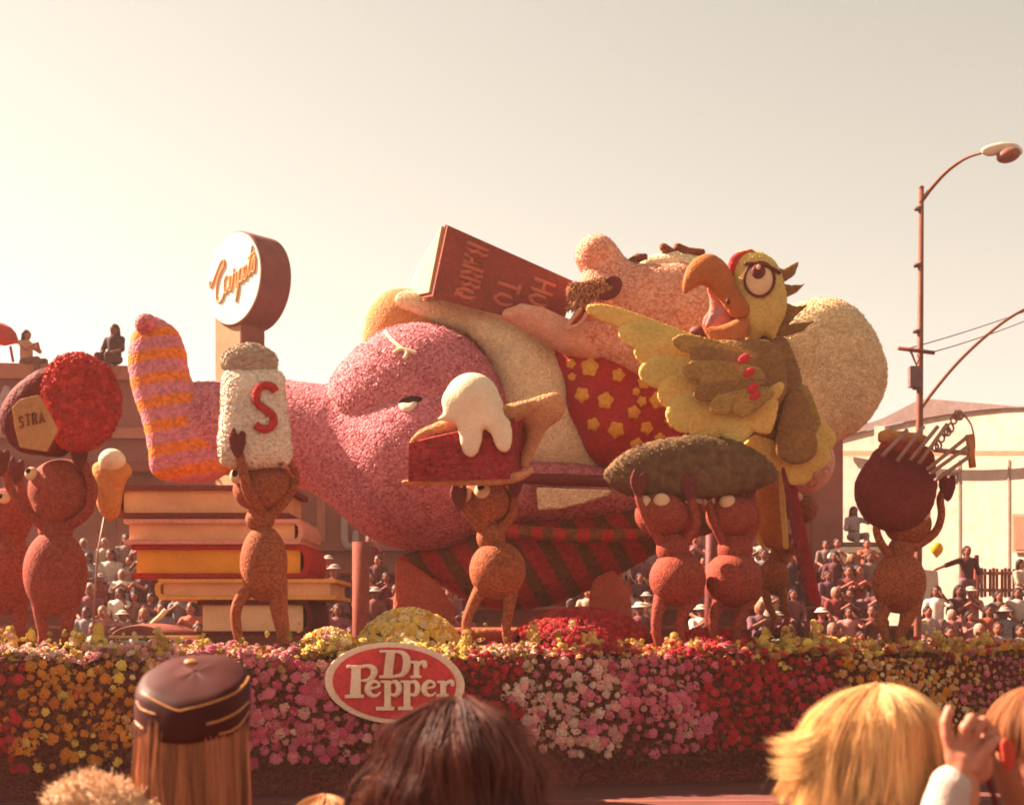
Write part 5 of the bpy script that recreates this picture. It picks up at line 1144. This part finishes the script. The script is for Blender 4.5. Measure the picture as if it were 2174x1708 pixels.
for i in range(13):
    for j in range(5):
        a, b = 2*math.pi*i/12, j/4; rr = .62*math.sin(b*1.45); v.append((um.location.x+rr*math.cos(a), 36+rr*math.sin(a), W(0, 684, 36).z-.55*(1-math.cos(b*1.45))-.04*(i % 2)*b))
f = [(i*5+j, i*5+j+1, (i+1)*5+j+1, (i+1)*5+j) for i in range(12) for j in range(4)]
mk('canopy', v, f, crim, um, smooth=False); tube('shaft', [W(-8, 686, 36), W(-8, 768, 36)], .025, steel, um, 6)
tube('arm_strut', [W(22, 735, 36), W(28, 768, 36)], .04, crim, um, 6)

# ------------------------------------------------------------------ onlookers close to the camera, seen from behind
def strands(name, paths, r0, mat, parent, cols=None, sides=3):
    P_ = np.array(paths); n, m = P_.shape[:2]; T = np.gradient(P_, axis=1); T /= np.linalg.norm(T, axis=2)[:, :, None]+1e-9
    ref = np.array([.3, 1, .2]); A_ = np.cross(T, ref); A_ /= np.linalg.norm(A_, axis=2)[:, :, None]+1e-9; B_ = np.cross(T, A_)
    rad = r0*np.concatenate([np.linspace(.7, 1, max(1, m//3)), np.linspace(1, .12, m-max(1, m//3))])[None, :, None]*rng.uniform(.6, 1.4, (n, 1, 1))
    V = np.stack([P_+rad*(math.cos(a)*A_+math.sin(a)*B_) for a in np.arange(sides)*2*math.pi/sides], 2).reshape(-1, 3)
    base = (np.arange(n)[:, None, None]*m+np.arange(m-1)[None, :, None])*sides+np.arange(sides)[None, None, :]; nx = (np.arange(n)[:, None, None]*m+np.arange(m-1)[None, :, None])*sides+((np.arange(sides)+1) % sides)[None, None, :]
    F_ = np.stack([base, nx, nx+sides, base+sides], -1).reshape(-1, 4)
    c = np.repeat(np.asarray(cols), m*sides, axis=0) if cols is not None else None
    return mk(name, V, F_, mat, parent, cols=c)
def hair_mat(name, rough=.55, spec=.22):
    m, t, b = new_mat(name); setp(b, rough, spec); a = t.nodes.new('ShaderNodeAttribute'); a.attribute_name = 'Col'
    t.links.new(a.outputs['Color'], b.inputs['Base Color']); return m
hairM = hair_mat('hair_strands')
def cvar(n, base, var=.35):
    f = 1+rng.uniform(-var, var, (n, 1)); c = np.clip(np.array(base)[None, :]*f, 0, 1); return np.concatenate([c, np.ones((n, 1))], 1)
skinF = P('onlooker_skin', (.62, .23, .14, 1), (.50, .16, .09, 1), 26, kind='cloud', bump=.3, dist=.002, rough=.55, spec=.35)
def torso(t, u, vneck, Y, w, mat, name='coat', head=None):
    """shoulders, trunk and legs down to the pavement, one continuous skin, with a coat over it"""
    s = FPX/Y; z0 = HV+(CZ-.13)*s
    b = [cap((u, vneck-.10*s, 0, .055*s), (u, vneck+.08*s, 0, .06*s)), cap((u, vneck+.15*s, 0, .13*s), (u, vneck+.6*s, 0, .13*s)), cap((u-.09*s, vneck+.6*s, 0, .08*s), (u-.10*s, z0-.05*s, 0, .05*s), ), cap((u+.09*s, vneck+.6*s, 0, .08*s), (u+.10*s, z0-.05*s, 0, .05*s)), cap((u-.1*s, z0-.05*s, 0, .045*s), (u-.1*s, z0-.04*s, -.14*s, .04*s)), cap((u+.1*s, z0-.05*s, 0, .045*s), (u+.1*s, z0-.04*s, -.14*s, .04*s))]
    if head: b.append(ell(*head))
    for sg_ in (-1, 1): b.append(cap((u+sg_*w*s, vneck+.12*s, 0, .05*s), (u+sg_*(w+.05)*s, vneck+.42*s, 0, .042*s), (u+sg_*(w+.02)*s, vneck+.68*s, -.05*s, .034*s), (u+sg_*(w+.01)*s, vneck+.78*s, -.07*s, .03*s)))
    blob('body', Y, b, skinF, t, k=.05*s, h=.022*s)
    c = [cap((u-w*s, vneck+.12*s, 0, .075*s), (u, vneck+.08*s, 0, .10*s), (u+w*s, vneck+.12*s, 0, .075*s)), cap((u, vneck+.15*s, 0, .165*s), (u, vneck+.6*s, 0, .17*s), (u, vneck+.75*s, 0, .17*s))]
    for sg_ in (-1, 1): c.append(cap((u+sg_*w*s, vneck+.12*s, 0, .07*s), (u+sg_*(w+.05)*s, vneck+.42*s, 0, .06*s), (u+sg_*(w+.02)*s, vneck+.66*s, -.05*s, .048*s)))
    blob(name, Y, c, mat, t, k=.05*s, h=.024*s)
    tr_ = [cap((u, vneck+.72*s, 0, .16*s), (u, vneck+.78*s, 0, .16*s))]
    for sg_ in (-1, 1): tr_.append(cap((u+sg_*.09*s, vneck+.75*s, 0, .10*s), (u+sg_*.1*s, z0-.12*s, 0, .07*s)))
    blob('trousers', Y, tr_, cv_d, t, k=.04*s, h=.03*s)
def base_of(u, Y): return Vector((W(u, HV, Y).x, Y, .12))

# tufts on the giant's moustache
mv_, mf_ = geo(mst); idx = rng.choice(len(mv_), 1500); paths = []
for i in idx:
    p = mv_[i]; d = np.array([rng.normal(-.2, .5), -.5*rng.random(), rng.normal(-.4, .5)]); paths.append([p, p+d*.018, p+d*.034+np.array([0, 0, -.005]), p+d*.048+np.array([0, 0, -.012])])
strands('moustache_hair', paths, .009, hairM, mst, cvar(len(paths), (.46, .2, .09), .5))
# 1: long hair under a leather cap with gold piping
Y = 2.62; s = Y/FPX
p1 = thing('person', 'onlooker with long hair wearing a dark cap with gold piping, seen from behind', 'person', base_of(405, Y))
leather = P('cap_leather', (.085, .019, .016, 1), (.058, .013, .011, 1), 14, kind='cloud', bump=.35, rough=.55, spec=.08, dist=.003)
torso(p1, 405, 1750, Y, .17, P('coat_brown', (.20, .05, .03, 1), (.15, .035, .024, 1), 60, kind='cloud', bump=.3), head=(405, 1610, 0, 70, 95, 72))
rings = [(414, 1423, 4, 4, 2), (414, 1424, 50, 46, 22), (414, 1430, 98, 88, 41), (414, 1440, 114, 104, 45), (412, 1456, 120, 110, 44), (410, 1490, 121, 112, 36), (408, 1525, 120, 112, 26), (406, 1550, 118, 110, 16), (406, 1552, 104, 96, 14)]
V = []; NR = 44
for cu_, cv_, ru_, ry_, tv_ in rings:
    for i in range(NR):
        a = 2*math.pi*i/NR; sag = (1+.02*math.sin(3*a+cv_*.02)+.012*math.sin(7*a))
        V.append(tuple(W(cu_+ru_*math.cos(a)*sag, cv_-tv_*math.sin(a)+2*math.sin(4*a+1)*(ru_ > 90), Y)+Vector((0, ry_*math.sin(a)*sag*s, 0))))
Fq = [(k*NR+i, k*NR+(i+1) % NR, (k+1)*NR+(i+1) % NR, (k+1)*NR+i) for k in range(len(rings)-1) for i in range(NR)]+[tuple(range(NR))]
capo = mk('cap', V, Fq, leather, p1)
ct = bvh(capo); goldp = P('gold_piping', (.72, .28, .06, 1), (.62, .22, .05, 1), 60, kind='cloud', bump=.1, rough=.4, spec=.5)
for q in ([(300, 1468), (325, 1484), (372, 1506), (400, 1503), (450, 1490), (498, 1470), (520, 1450), (528, 1435)], [(438, 1536), (470, 1527), (504, 1510), (528, 1488)], [(464, 1557), (490, 1550), (512, 1534), (529, 1508)], [(290, 1488), (300, 1504), (332, 1516)], [(286, 1530), (296, 1540), (304, 1546)]):
    deco('piping', ct, q, .0022, goldp, capo, lift=.0008)
bp_, bn_ = hit(ct, 405, 1404)
if bp_ is not None: blob('button', bp_.y, [ell(405, 1405, 0, 14, 7, 12)], goldp, capo, h=1.6, k=2)
blob('hair_mass', Y, [cap((408, 1590, 0, 92), (402, 1800, 0, 96))], P('brown_hair_under', (.26, .075, .035, 1), (.2, .055, .026, 1), 60, kind='cloud', bump=.5, dist=.01), p1, h=6)
paths = []; G = [(rng.uniform(-.15*math.pi, 1.15*math.pi), rng.uniform(.86, 1.05), rng.uniform(0, 6, 2), rng.normal(0, .06), rng.uniform(.55, 1.45)) for g in range(130)]; fac = []
for i in range(7500):
    ga, lay, ph, fl_, gc = G[i % 130]; sp_ = rng.normal(0, .09); v0 = 1528+rng.uniform(-10, 20); q = []; fac.append([gc*rng.uniform(.8, 1.2)]); ly = lay+rng.normal(0, .02)
    for j in range(12):
        f_ = j/11; a = ga+sp_*(1.3-.9*f_)+.16*math.sin(f_*5+ph[0])*f_; left = max(0, math.cos(a))
        k_ = ly*(1+.05*f_+fl_*f_+.16*left*f_**.8)
        q.append(tuple(W(408-math.cos(a)*108*k_+5*math.sin(f_*6+ph[1])*f_, v0+f_*400, Y)+Vector((0, -math.sin(a)*104*k_*s, 0))))
    paths.append(q)
n = len(paths); cc_ = np.clip(np.array((.42, .15, .075))[None, :]*np.array(fac), 0, 1); strands('hair', paths, .0010, hairM, p1, np.concatenate([cc_, np.ones((n, 1))], 1))
col = blob('fur_collar', Y+.02, [cap((140, 1700, -20, 36), (210, 1680, -60, 46), (290, 1700, -95, 44), (360, 1730, -110, 40))], P('sherpa_cream', (.70, .44, .27, 1), (.55, .3, .17, 1), 60, bump=.8, dist=.006), p1, k=20, h=5)
cv_, cf_ = geo(col); idx = rng.choice(len(cv_), 2600); paths = []
cc0 = cv_.mean(0)
for i in idx:
    p = cv_[i]; d = (p-cc0)*np.array([.3, 1, 1]); d = d/np.linalg.norm(d)+rng.normal(0, .6, 3); paths.append([p, p+d*.004+rng.normal(0, .001, 3), p+d*.008+rng.normal(0, .003, 3), p+d*.011+rng.normal(0, .004, 3)])
strands('fur', paths, .0011, hairM, col, cvar(len(paths), (.62, .36, .2), .3))

# generic head of hair: strands combed from a crown over an egg, then falling or flicking out
def comb(Y, cu, cv, ru, rv, ry, crown, n, th1, tail, lift_fn, colr, parent, r0=.0012, var=.4, wave=.0, back=True, jit_=.02, groups=170, len_var=.25, gl_=.035, name='hair'):
    s = Y/FPX; paths = []; fac = np.empty((n, 1)); G = []
    for g in range(groups):
        a = rng.uniform(0, 2*math.pi)
        if back and math.sin(a) > .35 and rng.random() < .75: a = -a
        G.append((a, rng.uniform(0, 6, 3), rng.normal(0, gl_), rng.uniform(1-var, 1+var), rng.uniform(-len_var, len_var), rng.normal(0, .10)))
    for i in range(n):
        ga, ph, gl0, gc, glen, gsw = G[i % groups]; spread = rng.normal(0, .075); fac[i] = gc*rng.uniform(.8, 1.2)
        th0 = abs(rng.normal(0, .55)) if rng.random() < .6 else rng.uniform(0, th1*.85); th0 = min(th0, th1*.9); L_ = th1+tail*(1+glen+rng.uniform(-.1, .1)); lay = rng.uniform(.975, 1.035); q = []
        for j in range(13):
            th_ = th0+(L_-th0)*j/12; f_ = th_/L_; a = ga+spread*(1.25-.95*f_)+gsw*f_*f_
            if th_ <= th1: e = (math.cos(a)*math.sin(th_), math.sin(a)*math.sin(th_), math.cos(th_)); down = 0
            else: e = (math.cos(a)*math.sin(th1), math.sin(a)*math.sin(th1), math.cos(th1)); down = th_-th1
            k_ = lay+lift_fn(a, th_, down)+gl0*f_*2+wave*math.sin(th_*4+ph[0])*f_
            x = e[0]*ru*k_+crown[0]*max(0, e[2]); z = e[2]*rv*(lay+gl0*.5); y = e[1]*ry*k_
            q.append(tuple(W(cu+x+jit_*ru*math.sin(ph[1]+th_*3)*f_, cv-z+down*rv*.95, Y)+Vector((0, (y+crown[2]*max(0, e[2]))*s, 0))))
        paths.append(q)
    c = np.clip(np.array(colr)[None, :]*fac, 0, 1); return strands(name, paths, r0, hairM, parent, np.concatenate([c, np.ones((n, 1))], 1))
# 2: dark bushy head
Y = 2.45
p2 = thing('person', 'onlooker with thick dark wavy hair in the middle foreground', 'person', base_of(980, Y))
torso(p2, 980, 1820, Y, .18, P('coat_dark', (.17, .035, .03, 1), (.12, .025, .02, 1), 60, kind='cloud', bump=.3), head=(985, 1640, 0, 110, 140, 120))
dkh = P('dark_hair_mass', (.11, .028, .022, 1), (.07, .018, .015, 1), 60, kind='cloud', bump=.6, dist=.01)
blob('hair_mass', Y, [ell(985, 1640, 0, 124, 148, 120), ell(900, 1690, -6, 84, 120, 90), ell(850, 1740, -6, 62, 110, 80), ell(1070, 1700, 0, 84, 140, 100), ell(1100, 1800, 0, 70, 140, 90), ell(930, 1560, -5, 60, 50, 80), ell(1010, 1545, 0, 70, 50, 70)], dkh, p2, k=26, h=6)
def lf2(a, th, d): return .02+.07*math.sin(th*5+a*3)+.05*math.sin(th*9-a*2)+.30*max(0, -math.cos(a))*min(1, th/1.8)**1.5+.16*max(0, math.cos(a))*min(1, th/1.8)**1.5
comb(Y, 985, 1640, 136, 146, 130, (-12, 0, -50), 8000, 1.5, 1.1, lf2, (.115, .034, .027), p2, .0010, .5, .09, jit_=.12, groups=110, gl_=.10)
paths = []
for i in range(1500):
    u0_, v0_ = rng.choice([0, 1, 2]), 0; c_ = [(900, 1650, 85), (850, 1710, 66), (935, 1575, 66)][u0_]; a = rng.uniform(math.pi*.1, math.pi*1.1); yy = rng.uniform(-1, .3)
    p = np.array(W(c_[0]+math.cos(a)*c_[2], c_[1]-math.sin(a)*c_[2], Y)+Vector((0, yy*.07, 0))); d = np.array([-.55-.3*rng.random(), rng.normal(0, .3), -.55+rng.normal(0, .35)]); q = [p+d*.05*f_+np.array([math.sin(f_*4+i)*.004, 0, -.012*f_*f_]) for f_ in np.linspace(0, 1, 6)]
    paths.append(q)
strands('loose_curls', paths, .0012, hairM, p2, cvar(len(paths), (.22, .075, .04), .5))
# 3: blonde head
Y = 2.3
p3 = thing('person', 'blonde onlooker with flicked-out hair at the lower right, seen from behind', 'person', base_of(1840, Y))
torso(p3, 1850, 1860, Y, .18, P('coat_tan', (.30, .10, .05, 1), (.24, .075, .04, 1), 60, kind='cloud', bump=.3), head=(1850, 1640, 0, 120, 150, 130))
blob('hair_mass', Y, [ell(1842, 1612, 0, 134, 142, 128), ell(1870, 1720, 0, 132, 120, 120), ell(1780, 1690, -10, 80, 90, 90)], P('blonde_hair_mass', (.62, .32, .12, 1), (.5, .25, .09, 1), 60, kind='cloud', bump=.5, dist=.01), p3, k=30, h=6)
def lf3(a, th, d):
    left = max(0, -math.cos(a)); right = max(0, math.cos(a))
    return .03+(.30*left*min(1, d*1.4)**1.3)+.08*right*min(1, d)+(.03 if th < 1 else 0)
comb(Y, 1846, 1612, 148, 154, 142, (8, 0, -45), 6500, 1.45, .62, lf3, (.80, .45, .20), p3, .0009, .55, .012, jit_=.03, groups=150, gl_=.04)
paths = []
for i in range(700):   # the flick on the left
    v0_ = rng.uniform(1560, 1640); L_ = rng.uniform(.6, 1.1); yy = rng.uniform(-.09, .01); q = []
    for f_ in np.linspace(0, 1, 8): q.append(tuple(W(1722+14*math.sin(i)-84*L_*f_**1.4, v0_-30+(86-56*f_)*f_*L_, Y)+Vector((0, yy, 0))))
    paths.append(q)
for i in range(900):   # ragged layers falling below it
    v0_ = rng.uniform(1610, 1690); L_ = rng.uniform(.6, 1.1); yy = rng.uniform(-.10, .01); u0_ = rng.uniform(1705, 1790); q = []
    for f_ in np.linspace(0, 1, 8): q.append(tuple(W(u0_-(46*L_)*f_**1.5*(1800-u0_)/90, v0_+92*f_*L_, Y)+Vector((0, yy, 0))))
    paths.append(q)
strands('flicked_ends', paths, .0012, hairM, p3, cvar(len(paths), (.88, .55, .26), .3))
comb(Y, 1846, 1612, 152, 158, 146, (8, 0, -45), 220, 1.45, .6, lambda a, th, d: lf3(a, th, d)+.03, (.82, .48, .22), p3, .0004, .3, .02, jit_=.06, groups=220, gl_=.05, name='flyaway_hair')
comb(2.45, 985, 1640, 142, 150, 134, (-12, 0, -50), 520, 1.5, 1.1, lambda a, th, d: lf2(a, th, d)+.07, (.2, .07, .05), p2, .00045, .4, .10, jit_=.16, groups=520, gl_=.14, name='flyaway_hair')
# 4: person at the right edge with a camera, hand raised
Y = 2.2; s = Y/FPX
p4 = thing('person', 'onlooker at the right edge raising a hand with white cuff to a small camera', 'person', base_of(2200, Y))
whc = P('cuff_white', (.62, .46, .40, 1), (.54, .39, .34, 1), 40, kind='cloud', bump=.3)
torso(p4, 2215, 1790, Y, .2, P('coat_grey', (.3, .16, .13, 1), (.24, .12, .1, 1), 50, kind='cloud', bump=.3), head=(2200, 1590, 0, 92, 128, 110))
blob('jaw_and_neck', Y, [cap((2150, 1600, 0, 36), (2150, 1650, 0, 34), (2180, 1700, 0, 46), (2200, 1780, 0, 60))], skinF, p4, k=14, h=4)
blob('ear', Y-.07, [infl([(2124, 1578), (2134, 1566), (2150, 1580), (2154, 1612), (2142, 1634), (2130, 1622)], .5)], P('ear_red', (.66, .08, .045, 1), (.58, .06, .035, 1), 20, kind='cloud', bump=.1, rough=.5), p4, h=2)
blob('hair_mass', Y, [ell(2198, 1564, 6, 84, 90, 94), ell(2200, 1640, 40, 74, 84, 74)], P('brown_hair_mass', (.16, .05, .025, 1), (.12, .035, .02, 1), 60, kind='cloud', bump=.5, dist=.01), p4, k=16, h=5)
comb(Y, 2196, 1564, 96, 102, 108, (0, 0, 0), 2600, 1.5, .35, lambda a, th, d: .01, (.34, .13, .055), p4, .0011, .45, .0, jit_=.02)
# raised hand: palm, four fingers and thumb, joined to the forearm
hp = [cap((2040, 1690, 0, 38), (2042, 1640, 0, 33), (2046, 1606, -4, 30)), ell(2050, 1602, -4, 46, 44, 24), ell(2074, 1622, -8, 30, 40, 22),
      cap((2018, 1590, -4, 14), (2007, 1560, -6, 12), (2005, 1532, -4, 11.5), (2014, 1504, 0, 9)),
      cap((2040, 1576, -8, 14), (2041, 1542, -22, 12.5), (2056, 1523, -16, 12), (2072, 1532, 6, 10.5)),
      cap((2064, 1576, -4, 13), (2068, 1546, -12, 12), (2084, 1529, -6, 11), (2100, 1540, 12, 10)),
      cap((2086, 1584, 2, 12), (2095, 1558, 2, 11), (2110, 1548, 8, 10), (2120, 1560, 22, 9)),
      cap((2062, 1624, -22, 17), (2078, 1592, -30, 14), (2094, 1574, -28, 12), (2106, 1566, -18, 10))]
hb = blob('hand', Y-.1, hp, skinF, p4, k=4.5, h=1.9)
for u_, v_, y_, a_ in ((2013, 1506, -9, 10), (2106, 1566, -28, 60)): blob('fingernail', Y-.1, [ell(u_, v_, y_, 6, 8, 3, a_)], P('nail%d' % u_, (.7, .34, .24, 1), (.66, .3, .2, 1), 20, kind='cloud', bump=0, rough=.35), hb, h=1.3)
blob('cuff', Y-.1, [cap((2020, 1668, 0, 46), (2012, 1710, 4, 52), (1998, 1790, 10, 60))], whc, p4, k=8, h=4)
blob('sleeve', Y-.05, [cap((1996, 1770, 30, 62), (2060, 1900, 60, 75), (2160, 1860, 40, 80))], whc, p4, k=20, h=6)
camr = thing('small_camera', 'small dark camera held at the face of the onlooker at the right edge', 'camera', W(2112, 1590, Y-.06))
blob('body', Y-.03, [box(2110, 1572, 6, 26, 22, 16, 0, 5)], darkm, camr, h=2.2)
blob('viewfinder', Y-.03, [box(2118, 1548, 6, 9, 6, 9, 0, 2)], wireM, camr, h=1.5)
tube('strap', [W(u_, v_, Y-.06) for u_, v_ in spline([(2098, 1592), (2092, 1620), (2100, 1660), (2112, 1700), (2120, 1760)], 6, False)], .005, darkm, camr, 6)
blob('key_metal', Y-.1, [ell(2104, 1612, 0, 3, 8, 3)], lampW, camr, h=1.2)
# 5: top of a child's head at the bottom edge
Y = 2.7
p5 = thing('person', 'child whose fair hair just shows at the bottom edge beside the capped onlooker', 'person', base_of(690, Y))
torso(p5, 690, 1900, Y, .14, whc, head=(690, 1790, 0, 76, 96, 80))
blob('hair_mass', Y, [ell(690, 1776, 0, 80, 84, 84)], P('tan_hair_mass', (.40, .15, .06, 1), (.3, .11, .045, 1), 60, kind='cloud', bump=.5, dist=.01), p5, h=5)
comb(Y, 690, 1776, 84, 88, 88, (0, 0, 0), 900, 1.5, .4, lambda a, th, d: .02, (.5, .22, .09), p5, .0011, .4)
p6 = thing('person', 'fuzzy-haired child at the bottom left corner in front of the flower skirt', 'person', base_of(190, 2.75))
torso(p6, 200, 1950, 2.75, .14, cv_d, head=(200, 1860, 0, 70, 96, 76))
comb(2.75, 200, 1836, 84, 96, 86, (0, 0, 0), 2000, 1.5, .4, lambda a, th, d: .06, (.46, .23, .115), p6, .0011, .4, .05, jit_=.06)
for o in list(bpy.data.objects):
    if o.type == 'MESH' and o.name.startswith('letter_'): o.name = 'lettering'

# ------------------------------------------------------------------ thin pink veil added as a volume to lift the dark tones
hzm = bpy.data.materials.new('veil_haze'); hzm.use_nodes = True; ht_ = hzm.node_tree
for nd in list(ht_.nodes):
    if nd.type != 'OUTPUT_MATERIAL': ht_.nodes.remove(nd)
pv = ht_.nodes.new('ShaderNodeVolumePrincipled'); pv.inputs['Color'].default_value = (1, .64, .56, 1); pv.inputs['Density'].default_value = .0008; pv.inputs['Anisotropy'].default_value = .2
ht_.links.new(pv.outputs[0], ht_.nodes['Material Output'].inputs['Volume'])
hz = boxm('veil_haze', (0, 34, 7.5), (70, 46, 8.6), hzm); hz['kind'] = 'stuff'
scene.cycles.volume_step_rate = 4; scene.cycles.volume_max_steps = 64; scene.cycles.volume_bounces = 1
